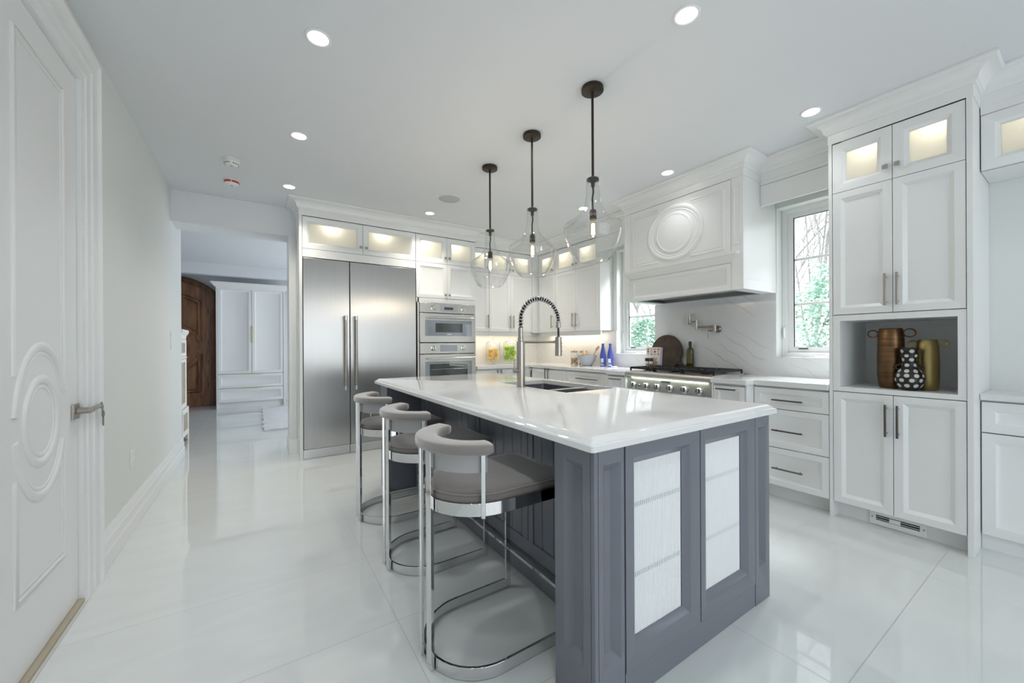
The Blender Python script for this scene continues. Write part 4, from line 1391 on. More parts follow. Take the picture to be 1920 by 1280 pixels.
def make_stool(cx, cy, lab):
    RR = 0.205
    xe = 0.292
    t = thing('bar_stool', lab, 'bar stool', (cx, cy, 0), 'bar stools at the island')
    mb = MB()
    band(mb, cx, cy, ushape(xe, RR), 0.002, 0.046, 0.010)
    mb.build('base_ring', m_chrome, t, bevel=0.001)
    for s in (-1, 1):
        mb = MB()
        mb.box(cx+xe-0.026, cx+xe, cy+s*RR-0.006, cy+s*RR+0.006, 0.0, 0.60)
        mb.build('leg', m_chrome, t, bevel=0.001)
        mb = MB()
        obar(mb, cx, cy, PI+s*0.205, RR+0.014, 0.031, 0.014, 0.0, 0.80)
        mb.build('leg', m_chrome, t, bevel=0.001)
        mb = MB()
        a = PI+s*1.20
        obar(mb, cx, cy, a, RR+0.010, 0.015, 0.010, 0.572, 0.795)
        mb.build('arm_post', m_chrome, t, bevel=0.001)
    mb = MB()
    band(mb, cx, cy, ushape(xe+0.02, RR), 0.576, 0.622, 0.010)
    mb.build('seat_frame', m_chrome, t, bevel=0.001)
    # cushion
    def uo(i, z):
        r = RR-0.004-i
        xq = xe+0.035-i
        pts = [(cx+xq, cy-r, z)]
        pts += [(cx+r*math.cos(a), cy+r*math.sin(a), z) for a in [-PI/2-PI*k/20 for k in range(21)]]
        pts += [(cx+xq, cy+r, z)]
        return pts
    mb = MB()
    mb.loops([uo(0.01, 0.612), uo(0.0, 0.622), uo(-0.004, 0.636), uo(0.0, 0.648), uo(0.008, 0.654), uo(0.05, 0.660), uo(0.12, 0.662)], True, True)
    s_ = mb.build('seat', m_velvet_shaded, t, smooth=50)  # darker velvet copy, painted-in shade
    mb = MB()
    mb.tube(uo(-0.001, 0.650), 0.003, 6)
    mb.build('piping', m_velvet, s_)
    # padded back roll and the thin panel under it
    A0, A1 = PI-1.36, PI+1.36
    def sect(rad_c, zc0, hw, hh, k=16, e=0.38):
        out = []
        for i in range(k):
            a = 2*PI*i/k
            c, s = math.cos(a), math.sin(a)
            out.append((rad_c+hw*math.copysign(abs(c)**e, c), zc0+hh*math.copysign(abs(s)**e, s)))
        return out
    mb = MB()
    lps = []
    M_ = 30
    for i in range(M_+1):
        a = A0+(A1-A0)*i/M_
        fade = min(1.0, 0.72+0.28*min(i, M_-i)/1.0)
        sc_ = sect(0.197, 0.815, 0.042*fade, 0.0205*fade)
        lps.append([(cx+r*math.cos(a), cy+r*math.sin(a), z) for r, z in sc_])
    mb.loops(lps, True, True)
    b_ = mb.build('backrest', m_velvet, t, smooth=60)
    mb = MB()
    lps = []
    for i in range(M_+1):
        a = PI-1.28+2.56*i/M_
        lps.append([(cx+r*math.cos(a), cy+r*math.sin(a), z) for r, z in ((RR+0.003, 0.728), (RR-0.018, 0.728), (RR-0.018, 0.795), (RR+0.003, 0.795))])
    mb.loops(lps, True, True)
    mb.build('back_panel', m_velvet_lit, t, smooth=40, bevel=0.004)  # paler velvet copy, painted-in light
    return t
s0 = make_stool(0.735, 1.393, 'grey velvet bar stool with chrome frame nearest the camera')
for (x, y, lab) in ((0.783, 2.105, 'grey velvet bar stool standing between the other two stools'), (0.783, 2.787, 'grey velvet bar stool farthest along, nearest the refrigerators')):
    c = copy_tree(s0)
    c.location = (x, y, 0)
    c['label'] = lab

# ================================================================== PENDANTS
PX = 1.647
def make_pendant(px, py, lab):
    t = thing('pendant_lamp', lab, 'pendant lamp', (px, py, ZC), 'glass pendants over the island')
    MB().lathe([(0.0, ZC-0.0005), (0.062, ZC-0.0005), (0.064, ZC-0.006), (0.064, ZC-0.024), (0.058, ZC-0.028), (0.0, ZC-0.028)], (px, py, 0), 32).build('canopy', m_bronze, t)
    MB().lathe([(0.0075, 2.14), (0.0075, ZC-0.026)], (px, py, 0), 14).build('rod', m_bronze, t)
    MB().lathe([(0.0, 2.156), (0.012, 2.156), (0.030, 2.151), (0.036, 2.146), (0.036, 2.138), (0.020, 2.132), (0.012, 2.128), (0.010, 2.100), (0.0, 2.100)], (px, py, 0), 24).build('cap', m_bronze, t)
    MB().tube([(px, py, 2.11), (px+0.003, py, 2.07), (px-0.003, py+0.002, 2.03), (px, py, 1.955)], 0.0055, 8).build('cord', m_black, t)
    MB().lathe([(0.0, 1.965), (0.016, 1.965), (0.020, 1.958), (0.020, 1.908), (0.0, 1.908)], (px, py, 0), 20).build('socket', m_bronze, t)
    b = MB().lathe([(0.012, 1.912), (0.014, 1.90), (0.019, 1.875), (0.021, 1.850), (0.019, 1.825), (0.010, 1.808), (0.0, 1.804)], (px, py, 0), 20).build('bulb', m_bulb, t)
    mb = MB()
    for i in range(6):
        a = 2*PI*i/6
        mb.tube([(px+0.008*math.cos(a), py+0.008*math.sin(a), 1.885), (px+0.010*math.cos(a+0.4), py+0.010*math.sin(a+0.4), 1.822)], 0.0011, 5)
    mb.ball((px, py, 1.853), 0.0075, 12, 8, (1, 1, 3.4))
    mb.build('filament', m_fil, b)
    pr = [(0.0405, 2.150), (0.039, 2.140), (0.039, 2.09), (0.041, 2.045), (0.046, 2.01), (0.055, 1.98), (0.073, 1.95), (0.102, 1.922), (0.135, 1.898), (0.156, 1.884), (0.169, 1.874),
          (0.1705, 1.860), (0.168, 1.828), (0.160, 1.790), (0.147, 1.753), (0.128, 1.715), (0.108, 1.686), (0.094, 1.672), (0.086, 1.668)]
    MB().lathe(pr, (px, py, 0), 48, caps=False).build('glass_shade', m_pendant, t, smooth=26)
    return t
p0 = make_pendant(PX, 1.642, 'clear glass pendant nearest the camera, in front of the hood')
for y, lab in ((2.242, 'clear glass pendant in the middle of the row'), (2.845, 'clear glass pendant farthest away, over the sink end of the island')):
    c = copy_tree(p0)
    c.location = (PX, y, ZC)
    c['label'] = lab
for y in (1.642, 2.242, 2.845):
    lamp('POINT', 'pendant_glow', (PX, y, 1.79), 4.2, (1.0, 0.84, 0.64), 0.02)

# ================================================================== CEILING FITTINGS
LX, LY0, LDY = (0.2536, 1.6469, 3.0166), 1.0446, 1.0565
dl = None
for i, j, lab in ((0, 1, 'round recessed downlight at upper left, above the left aisle nearest the camera'), (0, 2, 'round recessed downlight second along above the left aisle'),
                  (0, 3, 'round recessed downlight just in front of the refrigerator crown'), (1, 3, 'round recessed downlight before the ovens, beside the ceiling speaker'),
                  (1, 0, 'round recessed downlight at the top of the picture, over the near end of the island'), (2, 0, 'round recessed downlight beside the crown of the tall pantry'),
                  (2, 1, 'round recessed downlight in front of the hood crown'), (2, 2, 'round recessed downlight behind the neck of the nearest pendant')):
    x, y = LX[i], LY0+LDY*j
    if dl is None:
        dl = t = thing('downlight', lab, 'downlight', (x, y, ZC), 'recessed ceiling downlights')
        MB().lathe([(0.046, ZC-0.0005), (0.060, ZC-0.0005), (0.060, ZC-0.003), (0.052, ZC-0.006), (0.046, ZC-0.004)], (x, y, 0), 32, caps=False).build('trim_ring', m_white, t)
        MB().lathe([(0.0, ZC-0.003), (0.047, ZC-0.003), (0.047, ZC-0.0007)], (x, y, 0), 32).build('lens', m_down, t)
    else:
        c = copy_tree(dl)
        c.location = (x, y, ZC)
        c['label'] = lab
for i in range(3):
    for j in (-1, 0, 1, 2, 3):
        lamp('SPOT', 'downlight_beam', (LX[i], LY0+LDY*j, ZC-0.02), ((21, 10.5, 7.5)[i]*(1.0, 1.0, 1.0, 1.5, (2.1, 4.4, 4.4)[i])[j+1]), (0.98, 0.99, 1.0) if j < 3 else (1.0, 0.92, 0.80), 0.045, direction=(0, 0, -1), spot=(120, 1.0))
def alarm(x, y, h, red, lab):
    t = thing('smoke_alarm', lab, 'smoke alarm', (x, y, ZC))
    MB().lathe([(0.0, ZC-0.0005), (0.060, ZC-0.0005), (0.060, ZC-0.010), (0.052, ZC-0.012), (0.0, ZC-0.012)], (x, y, 0), 32).build('base', m_white, t)
    MB().lathe([(0.050, ZC-0.012), (0.056, ZC-0.030 if red else ZC-0.022), (0.046, ZC-h+0.006), (0.036, ZC-h), (0.0, ZC-h)], (x, y, 0), 32).build('housing', m_white, t)
    mb = MB()
    n = 40
    for k in range(n):
        a = 2*PI*k/n
        if (k % 10 in (0,)) or (not red and k % 2):
            continue
        da = 2*PI/n*0.5
        z0, z1, r0 = (ZC-0.030, ZC-0.014, 0.0575) if red else (ZC-0.040, ZC-0.034, 0.0515)
        mb.add([(x+r0*math.cos(a+s), y+r0*math.sin(a+s), z) for s in (-da, da) for z in (z0, z1)]+[(x+(r0-0.004)*math.cos(a+s), y+(r0-0.004)*math.sin(a+s), z) for s in (-da, da) for z in (z0, z1)],
               [(0, 1, 3, 2), (4, 6, 7, 5), (0, 2, 6, 4), (1, 5, 7, 3)])
    mb.build('band' if red else 'vent_slot', m_red if red else m_black, t)
    MB().lathe([(0.012, ZC-h-0.003), (0.012, ZC-h+0.001)], (x, y, 0), 16).build('test_button', m_speaker, t)
alarm(-0.172, 3.86, 0.048, False, 'plain white smoke alarm on the ceiling, the nearer of two')
alarm(-0.193, 4.34, 0.046, True, 'white smoke alarm with a red band on the ceiling')
t = thing('ceiling_speaker', 'round grey speaker grille in the ceiling before the ovens', 'speaker', (1.655, 3.69, ZC))
MB().lathe([(0.0, ZC-0.005), (0.104, ZC-0.005), (0.110, ZC-0.003), (0.110, ZC-0.0005)], (1.655, 3.69, 0), 40).build('grille', m_speaker, t)
MB().lathe([(0.109, ZC-0.0045), (0.115, ZC-0.003), (0.115, ZC-0.0005)], (1.655, 3.69, 0), 40, caps=False).build('rim', m_white, t)

# ================================================================== GAS RANGE
RX, ry0, ry1 = 3.19, 1.799, 2.699
RF = Fr('x-', RX)
t = thing('gas_range', 'steel six-burner gas range with black grates and a row of knobs', 'range', (RX, 2.25, 0))
mb = MB()
mb.box(RX+0.02, 3.699, ry0, ry1, 0.10, 0.885)
mb.build('body', m_range, t)
fbox(MB(), RF, ry0+0.01, ry1-0.01, -0.4, -0.06, 0.0, 0.10).build('toe_kick', m_black, t)
od = fbox(MB(), RF, ry0, ry1, -0.02, 0.004, 0.14, 0.715).build('oven_door', m_range, t, bevel=0.003)
fbox(MB(), RF, ry0+0.2, ry1-0.2, 0.003, 0.006, 0.30, 0.55).build('window', m_dark_glass, od)
mb = MB()
mb.tube([RF(ry0+0.06, 0.055, 0.66), RF(ry1-0.06, 0.055, 0.66)], 0.014, 12)
for q in (ry0+0.09, ry1-0.09):
    fbox(mb, RF, q-0.012, q+0.012, 0.003, 0.055, 0.652, 0.668)
mb.build('handle', m_rim, od)
cpn = fbox(MB(), RF, ry0, ry1, -0.02, 0.0, 0.722, 0.846).build('control_panel', m_range, t, bevel=0.002)
mb = MB()
pf = [(-0.02, 0.848), (0.012, 0.848), (0.026, 0.853), (0.033, 0.868), (0.033, 0.885), (0.026, 0.900), (0.012, 0.9055), (-0.02, 0.9055)]
mb.loops([[RF(ry0, b, c) for b, c in pf], [RF(ry1, b, c) for b, c in pf]], True, True)
mb.build('bullnose', m_range, t, smooth=40)
m_strip = emit('panel_led', (0.80, 1.0, 0.78), 1.3)
fbox(MB(), RF, ry0+0.05, ry1-0.05, 0.004, 0.010, 0.845, 0.8485).build('panel_light', m_strip, t)
o = lamp('AREA', 'panel_lamp', (RX-0.010, 2.25, 0.842), 1.6, (0.84, 1.0, 0.80), 0.012, 0.8, (0.25, 0, -1))
o.rotation_euler = (0, rad(-14), 0)
for y in (2.620, 2.468, 2.340, 2.203, 2.058, 1.918):
    p = RF(y, 0, 0.770)
    kb = MB().lathe([(0.037, 0.0), (0.037, -0.004), (0.030, -0.006), (0.028, -0.026), (0.024, -0.031), (0.0, -0.031)], tuple(p), 26, 'x').build('knob', m_chrome, cpn)
    mb = MB()
    fbox(mb, RF, y-0.007, y+0.007, 0.026, 0.044, 0.745, 0.795)
    mb.build('grip', m_chrome, kb, bevel=0.002)
p = RF(2.545, 0, 0.766)
MB().lathe([(0.012, 0.0), (0.012, -0.010), (0.009, -0.014), (0.0, -0.014)], tuple(p), 16, 'x').build('button', m_darkpull, cpn)
bd = fbox(MB(), RF, 2.205, 2.300, -0.0005, 0.003, 0.812, 0.834).build('badge', m_darkpull, cpn, bevel=0.001)
mb = MB()
for i in range(9):
    fbox(mb, RF, 2.213+i*0.0085, 2.219+i*0.0085, 0.003, 0.0036, 0.819, 0.827)
mb.build('lettering', m_rim, bd)
MB().box(RX+0.01, 3.699, ry0, ry1, 0.885, 0.906).build('cooktop', m_range, t, bevel=0.002)
mb = MB()
for i in range(3):
    for j in range(2):
        x, y = 3.335+j*0.235, ry0+0.15+i*0.30
        mb.lathe([(0.06, 0.906), (0.055, 0.912), (0.03, 0.914), (0.035, 0.924), (0.033, 0.930), (0.0, 0.930)], (x, y, 0), 20)
mb.build('burner', m_iron, t)
for i in range(3):
    g0, g1 = ry0+0.008+i*0.2975, ry0+0.008+i*0.2975+0.289
    x0, x1 = RX+0.028, 3.69
    mb = MB()
    z0, z1 = 0.926, 0.945
    for a in (g0, g1-0.013):
        mb.box(x0, x1, a, a+0.013, z0, z1)
    for x in (x0, (x0+x1)/2-0.0065, x1-0.013):
        mb.box(x, x+0.013, g0, g1, z0, z1)
    for cxg in (x0+(x1-x0)*0.25, x0+(x1-x0)*0.75):
        cyg = (g0+g1)/2
        for k in range(8):
            a = 2*PI*k/8+PI/8*0
            c, s = math.cos(a), math.sin(a)
            e = 0.120/max(abs(c), abs(s)) if k % 2 == 0 else 0.15
            mb.tube([(cxg+0.035*c, cyg+0.035*s, z1-0.006), (cxg+e*c*0.98, cyg+e*s*0.98, z1-0.006)], 0.0065, 6)
    for x in (x0, x1-0.013):
        for a in (g0, g1-0.013):
            mb.box(x, x+0.013, a, a+0.013, 0.9058, z0)
    mb.build('grate', m_iron, t, bevel=0.002)

# ================================================================== POT FILLER
t = thing('pot_filler', 'jointed steel pot filler tap mounted on the stone above the range', 'tap', (XW-0.012, 2.083, 1.319))
xr = XW-0.0125
MB().lathe([(0.034, 0.0), (0.034, -0.006), (0.028, -0.010), (0.013, -0.012), (0.013, -0.055), (0.0, -0.055)], (xr, 2.083, 1.319), 24, 'x').build('wall_flange', m_nickel, t)
mb = MB()
xa = xr-0.06
mb.lathe([(0.015, 1.298), (0.015, 1.362), (0.0, 1.362)], (xa, 2.083, 0), 18)
mb.tube([(xa, 2.083, 1.306), (xa, 2.150, 1.306)], 0.009, 12)
mb.tube([(xa, 2.143, 1.310), (xa, 2.147, 1.232)], 0.0075, 10)
mb.build('valve', m_nickel, t)
mb = MB()
mb.tube([(xa, 2.083, 1.346), (xa, 2.268, 1.346)], 0.009, 12)
mb.lathe([(0.0145, 1.322), (0.0145, 1.418), (0.0, 1.418)], (xa, 2.272, 0), 18)
mb.build('arm', m_nickel, t)
mb = MB()
mb.tube([(xa, 2.272, 1.402), (xa, 2.345, 1.402)], 0.008, 12)
mb.lathe([(0.0, 1.375), (0.014, 1.375), (0.0165, 1.38), (0.0165, 1.458), (0.010, 1.462), (0.010, 1.480), (0.0, 1.481)], (xa, 2.348, 0), 18)
mb.tube([(xa, 2.348, 1.474), (xa-0.01, 2.292, 1.477)], 0.0048, 8)
mb.build('spout', m_nickel, t)

# ================================================================== THINGS ON THE COUNTERS
ZT = ZCT+0.0006
# round wooden board leaning on the stone behind the range
t = thing('cutting_board', 'round dark wooden board with handle leaning on the backsplash', 'cutting board', (3.765, 2.64, ZT))
ctr, rb = (2.638, 1.108), 0.192
ha = math.atan2(0.945-ctr[1], 2.40-ctr[0])
pts = []
n = 60
for i in range(n+1):
    a = ha+0.17+(2*PI-0.34)*i/n
    pts.append((ctr[0]+rb*math.cos(a), ctr[1]+rb*math.sin(a)))
u = (math.cos(ha), math.sin(ha)); v = (-u[1], u[0])
for (l, wd_) in ((rb+0.01, -0.022), (rb+0.06, -0.020)):
    pts.append((ctr[0]+u[0]*l+v[0]*wd_, ctr[1]+u[1]*l+v[1]*wd_))
for i in range(9):
    a = -PI/2+PI*i/8
    pts.append((ctr[0]+u[0]*(rb+0.075+0.026*math.cos(a))+v[0]*0.026*math.sin(a), ctr[1]+u[1]*(rb+0.075+0.026*math.cos(a))+v[1]*0.026*math.sin(a)))
for (l, wd_) in ((rb+0.06, 0.020), (rb+0.01, 0.022)):
    pts.append((ctr[0]+u[0]*l+v[0]*wd_, ctr[1]+u[1]*l+v[1]*wd_))
zmin = min(c for a, c in pts)
def lean(a, c, th):
    h = c-zmin
    return Vector((3.736+0.046*h/0.4-th, a, ZT+0.002+h*0.985))
MB().loops([[lean(a, c, 0.0) for a, c in pts], [lean(a, c, 0.018) for a, c in pts]], True, True).build('board', m_board, t, bevel=0.004)
e = (ctr[0]+u[0]*(rb+0.078), ctr[1]+u[1]*(rb+0.078))
q = lean(e[0], e[1], 0.0185)
MB().lathe([(0.008, -0.002), (0.008, 0.002)], tuple(q), 14, 'x').build('hanging_hole', m_quartz, t)

# cookbook
m_cover = pm('book_cover', (0.80, 0.78, 0.75), 0.5, var=0.02)
m_lilac = pm('book_spine', (0.50, 0.42, 0.58), 0.5)
m_food1 = pm('food_orange', (0.55, 0.25, 0.08), 0.6, var=0.4, scale=90)
m_food2 = pm('food_brown', (0.22, 0.10, 0.06), 0.6, var=0.4, scale=90)
m_food3 = pm('food_pink', (0.62, 0.42, 0.40), 0.6, var=0.3, scale=90)
t = thing('cookbook', 'white cookbook with food pictures standing open-faced before the board', 'book', (3.70, 2.76, ZT))
def bk(a, h, d):    # a across, h up, d out of cover; leans back and faces the room
    base = Vector((3.690, 2.865, ZT))
    ax = Vector((0.12, -1, 0)).normalized()
    out = Vector((-1, -0.12, 0.09)).normalized()
    up = ax.cross(out).normalized()
    if up.z < 0:
        up = -up
    return base+ax*a+up*h+out*d
def bkbox(mb, a0, a1, h0, h1, d0, d1):
    vs = [bk(a, h, d) for a in (a0, a1) for h in (h0, h1) for d in (d0, d1)]
    return mb.add(vs, [(0, 1, 3, 2), (4, 6, 7, 5), (0, 4, 5, 1), (2, 3, 7, 6), (0, 2, 6, 4), (1, 5, 7, 3)])
bkbox(MB(), 0, 0.17, 0.0005, 0.245, -0.018, 0).build('cover', m_cover, t, bevel=0.001)
bkbox(MB(), 0.17, 0.196, 0.0005, 0.243, -0.020, 0.0).build('spine', m_lilac, t, bevel=0.001)
mb = MB()
rng = random.Random(3)
for r_i, h in enumerate((0.222, 0.195, 0.168)):
    for c_i in range(4):
        a, rr_ = 0.024+c_i*0.041, 0.013 if r_i else 0.016
        mb.m = rng.choice((0, 1, 2))
        lpz = [[bk(a+rr_*k*math.cos(2*PI*i/12), h+rr_*k*0.8*math.sin(2*PI*i/12), d) for i in range(12)] for k, d in ((1, 0.0002), (1, 0.001), (0.1, 0.0012))]
        mb.loops(lpz, False, True)
mb.m = 1
for i in range(5):
    bkbox(mb, 0.03+0.004*i, 0.14-0.006*i, 0.118-0.016*i, 0.124-0.016*i, 0.0002, 0.0008)
mb.build('cover_print', [m_food1, m_food2, m_food3], t)

m_salt = pm('pink_salt', (0.62, 0.32, 0.24), 0.7, var=0.35, scale=200)
m_pepper = pm('peppercorns', (0.16, 0.10, 0.07), 0.7, var=0.6, scale=250)
m_label = pm('jar_label', (0.75, 0.73, 0.70), 0.6, var=0.1, scale=80)
def mill(x, y, m, lab):
    t = thing('spice_grinder', lab, 'spice grinder', (x, y, ZT))
    MB().lathe([(0.0, ZT), (0.0195, ZT), (0.021, ZT+0.004), (0.021, ZT+0.070), (0.018, ZT+0.082), (0.018, ZT+0.088)], (x, y, 0), 20).build('glass_body', m_jar, t)
    MB().lathe([(0.0, ZT+0.002), (0.019, ZT+0.002), (0.019, ZT+0.062), (0.0, ZT+0.066)], (x, y, 0), 16).build('spice', m, t)
    MB().lathe([(0.0214, ZT+0.068), (0.0214, ZT+0.088)], (x, y, 0), 20, caps=False).build('label', m_label, t)
    MB().lathe([(0.0, ZT+0.088), (0.0215, ZT+0.088), (0.0215, ZT+0.118), (0.018, ZT+0.124), (0.0, ZT+0.124)], (x, y, 0), 20).build('cap', m_black, t)
mill(3.655, 2.818, m_salt, 'left black-capped spice grinder of pink salt before the cookbook')
mill(3.655, 2.762, m_pepper, 'right black-capped spice grinder of dark pepper before the cookbook')
t = thing('spice_jar', 'short jar of orange spice before the cookbook', 'jar', (3.665, 2.7125, ZT))
m_orange = pm('orange_spice', (0.60, 0.22, 0.06), 0.7, var=0.4, scale=150)
MB().lathe([(0.0, ZT), (0.019, ZT), (0.0205, ZT+0.004), (0.0205, ZT+0.066), (0.017, ZT+0.072)], (3.672, 2.722, 0), 20).build('glass_body', m_jar, t)
MB().lathe([(0.0, ZT+0.002), (0.0185, ZT+0.002), (0.0185, ZT+0.055), (0.0, ZT+0.058)], (3.672, 2.722, 0), 16).build('spice', m_orange, t)
MB().lathe([(0.0, ZT+0.072), (0.0205, ZT+0.072), (0.0205, ZT+0.083), (0.0, ZT+0.084)], (3.672, 2.722, 0), 20).build('lid', m_orange, t)

m_oilglass = pm('dark_olive_glass', (0.045, 0.04, 0.008), 0.06, var=0.25, scale=12, spec=0.8)
t = thing('oil_bottle', 'tall dark green oil bottle standing right of the wooden board', 'bottle', (3.742, 2.352, ZT))
MB().lathe([(0.0, ZT), (0.032, ZT), (0.035, ZT+0.005), (0.035, ZT+0.215), (0.030, ZT+0.232), (0.015, ZT+0.246), (0.0125, ZT+0.255), (0.0125, ZT+0.282)], (3.742, 2.352, 0), 26).build('glass_body', m_oilglass, t)
MB().lathe([(0.0145, ZT+0.255), (0.0145, ZT+0.303), (0.012, ZT+0.306), (0.0, ZT+0.306)], (3.742, 2.352, 0), 18).build('cap', m_black, t)
m_olabel = pm('oil_label', (0.12, 0.11, 0.035), 0.5, var=0.3, scale=40)
mb = MB()
mb.loops([[(3.742+0.0354*math.cos(a), 2.352+0.0354*math.sin(a), z) for a in [PI-1.1+2.2*i/14 for i in range(15)]] for z in (ZT+0.08, ZT+0.19)], closed=False)
mb.build('label', m_olabel, t)

# grey bowl with wooden spoons, nut jars, blue bottles, dish
m_bowl = pm('blue_grey_bowl', (0.40, 0.425, 0.46), 0.35, var=0.03)
bx, by = 3.605, 3.715
t = thing('bowl', 'blue-grey mixing bowl holding wooden spoons', 'bowl', (bx, by, ZT))
MB().lathe([(0.0, ZT), (0.060, ZT), (0.064, ZT+0.006), (0.092, ZT+0.045), (0.116, ZT+0.095), (0.128, ZT+0.143), (0.124, ZT+0.143), (0.112, ZT+0.097), (0.088, ZT+0.048), (0.058, ZT+0.012), (0.0, ZT+0.012)], (bx, by, 0), 44).build('bowl_body', m_bowl, t, smooth=60)
def spoon(p0, p1, lab, wd_=0.026):
    a, b = Vector(p0), Vector(p1)
    t = MB()
    t.tube([a, a.lerp(b, 0.7), b], 0.006, 8)
    d = (b-a).normalized()
    rot = d.to_track_quat('Z', 'Y').to_matrix()
    t.ball(b+d*0.02, wd_, 14, 8, (1.0, 0.35, 1.5), rot)
    tag(t.build('wooden_spoon', m_spoon, smooth=60), lab, 'spoon')
spoon((bx+0.01, by-0.01, ZT+0.024), (bx+0.01, by-0.165, ZT+0.215), 'wooden spoon sticking up over the right rim of the grey bowl')
spoon((bx-0.02, by-0.02, ZT+0.028), (bx+0.04, by+0.082, ZT+0.150), 'short wooden spoon lying towards the left in the grey bowl')

m_nuts = pm('mixed_nuts', (0.50, 0.36, 0.20), 0.7, var=0.55, scale=70)
m_nuts2 = pm('brown_nuts', (0.30, 0.14, 0.07), 0.6, var=0.4, scale=70)
m_cork = pm('patterned_lid', (0.36, 0.29, 0.24), 0.6, var=0.5, scale=60)
def nutjar(x, y, fill, m, lab):
    t = thing('storage_jar', lab, 'jar', (x, y, ZT))
    MB().lathe([(0.0, ZT), (0.048, ZT), (0.052, ZT+0.005), (0.052, ZT+0.150), (0.045, ZT+0.160), (0.045, ZT+0.168)], (x, y, 0), 26).build('glass_body', m_jar, t)
    MB().lathe([(0.0, ZT+0.168), (0.047, ZT+0.168), (0.047, ZT+0.190), (0.0, ZT+0.192)], (x, y, 0), 26).build('lid', m_cork, t)
    MB().lathe([(0.0, ZT+0.192), (0.007, ZT+0.192), (0.010, ZT+0.202), (0.0, ZT+0.208)], (x, y, 0), 14).build('lid_knob', m_chrome, t)
    mb = MB()
    rng = random.Random(int(x*1000))
    z = ZT+0.010
    while z < ZT+fill:
        for k in range(13):
            a = rng.uniform(0, 2*PI)
            r = 0.038*math.sqrt(rng.random()) if k < 4 else 0.040
            mb.ball((x+r*math.cos(a), y+r*math.sin(a), z+rng.uniform(-0.002, 0.003)), 0.0095, 7, 5, (1, 0.75, 0.75), Matrix.Rotation(rng.uniform(0, 3), 3, 'Z'))
        z += 0.011
    o = mb.build('nuts', m, t)
    o['kind'] = 'stuff'
nutjar(3.70, 4.065, 0.095, m_nuts, 'clear jar half full of pale nuts, left of the grey bowl')
nutjar(3.735, 3.925, 0.135, m_nuts2, 'clear jar of brown nuts behind the grey bowl')

m_blue = pm('cobalt_glass', (0.06, 0.085, 0.38), 0.08, var=0.15, scale=8, spec=0.7)
m_blabel = pm('bottle_label_white', (0.72, 0.74, 0.82), 0.5, var=0.1, scale=60)
def bottle(x, y, lab):
    t = thing('water_bottle', lab, 'bottle', (x, y, ZT), 'blue glass bottles')
    MB().lathe([(0.0, ZT), (0.037, ZT), (0.040, ZT+0.006), (0.040, ZT+0.115), (0.037, ZT+0.150), (0.024, ZT+0.215), (0.0155, ZT+0.255), (0.0155, ZT+0.268), (0.0, ZT+0.268)], (x, y, 0), 26).build('glass_body', m_blue, t)
    MB().lathe([(0.0, ZT+0.290), (0.0165, ZT+0.289), (0.0175, ZT+0.285), (0.0175, ZT+0.266), (0.0158, ZT+0.262)], (x, y, 0), 18).build('cap', m_blue, t)
    mb = MB()
    for z0, z1, a0, a1 in ((0.012, 0.022, -1.0, 1.2), (0.042, 0.060, -0.9, -0.2), (0.050, 0.100, 0.0, 0.9), (0.072, 0.080, -1.0, -0.1), (0.090, 0.106, -1.0, -0.3), (0.030, 0.036, -0.4, 0.8)):
        mb.loops([[(x+0.0404*math.cos(PI+a), y+0.0404*math.sin(PI+a), ZT+z) for a in [a0+(a1-a0)*i/10 for i in range(11)]] for z in (z0, z1)], closed=False)
    mb.build('label_print', m_blabel, t)
bottle(3.690, 3.515, 'blue glass bottle beside the grey bowl, left of the pair')
bottle(3.690, 3.392, 'blue glass bottle nearer the window, right of the pair')
t = MB().lathe([(0.0, ZT), (0.030, ZT), (0.036, ZT+0.012), (0.033, ZT+0.013), (0.028, ZT+0.004), (0.0, ZT+0.004)], (3.62, 3.268, 0), 26)
tag(t.build('small_dish', m_quartz, smooth=60), 'small white dish on the counter by the blue bottles', 'dish')

# footed jars of lemons and green apples on the back counter
m_lemon = pm('lemon_skin', (0.78, 0.50, 0.11), 0.45, var=0.15, scale=12, bump=0.25, bscale=90)
m_apple = pm('green_apple_skin', (0.33, 0.55, 0.03), 0.3, var=0.15, scale=10)
m_stem = pm('apple_stem', (0.12, 0.08, 0.04), 0.8)
def fruitjar(x, y, lab, h):
    t = thing('glass_jar', lab, 'jar', (x, y, ZT))
    MB().lathe([(0.0, ZT), (0.055, ZT), (0.055, ZT+0.004), (0.014, ZT+0.010), (0.012, ZT+0.022), (0.050, ZT+0.030), (0.094, ZT+0.042), (0.105, ZT+0.070), (0.105, ZT+h)], (x, y, 0), 36).build('glass_body', m_jar, t)
    l = MB().lathe([(0.110, ZT+h), (0.110, ZT+h+0.008), (0.08, ZT+h+0.030), (0.012, ZT+h+0.042), (0.010, ZT+h+0.052), (0.018, ZT+h+0.066), (0.0, ZT+h+0.078)], (x, y, 0), 36, caps=False).build('lid', m_jar, t)
lx, ly, ax, ay = 2.875, 4.90, 3.175, 4.90
fruitjar(lx, ly, 'lidded footed glass jar filled with lemons', 0.30)
fruitjar(ax, ay, 'lidded footed glass jar filled with green apples', 0.30)
lemon = None
rng = random.Random(8)
spots = []
for L_, (n_, r_, z_, a0) in enumerate(((4, 0.0525, 0.083, 0.3), (4, 0.0525, 0.142, 0.95), (4, 0.0525, 0.202, 1.75))):
    for k in range(n_):
        a = a0+2*PI*k/n_
        spots.append((r_*math.cos(a), r_*math.sin(a), z_))
where = ('at the bottom', 'in the middle', 'at the top')
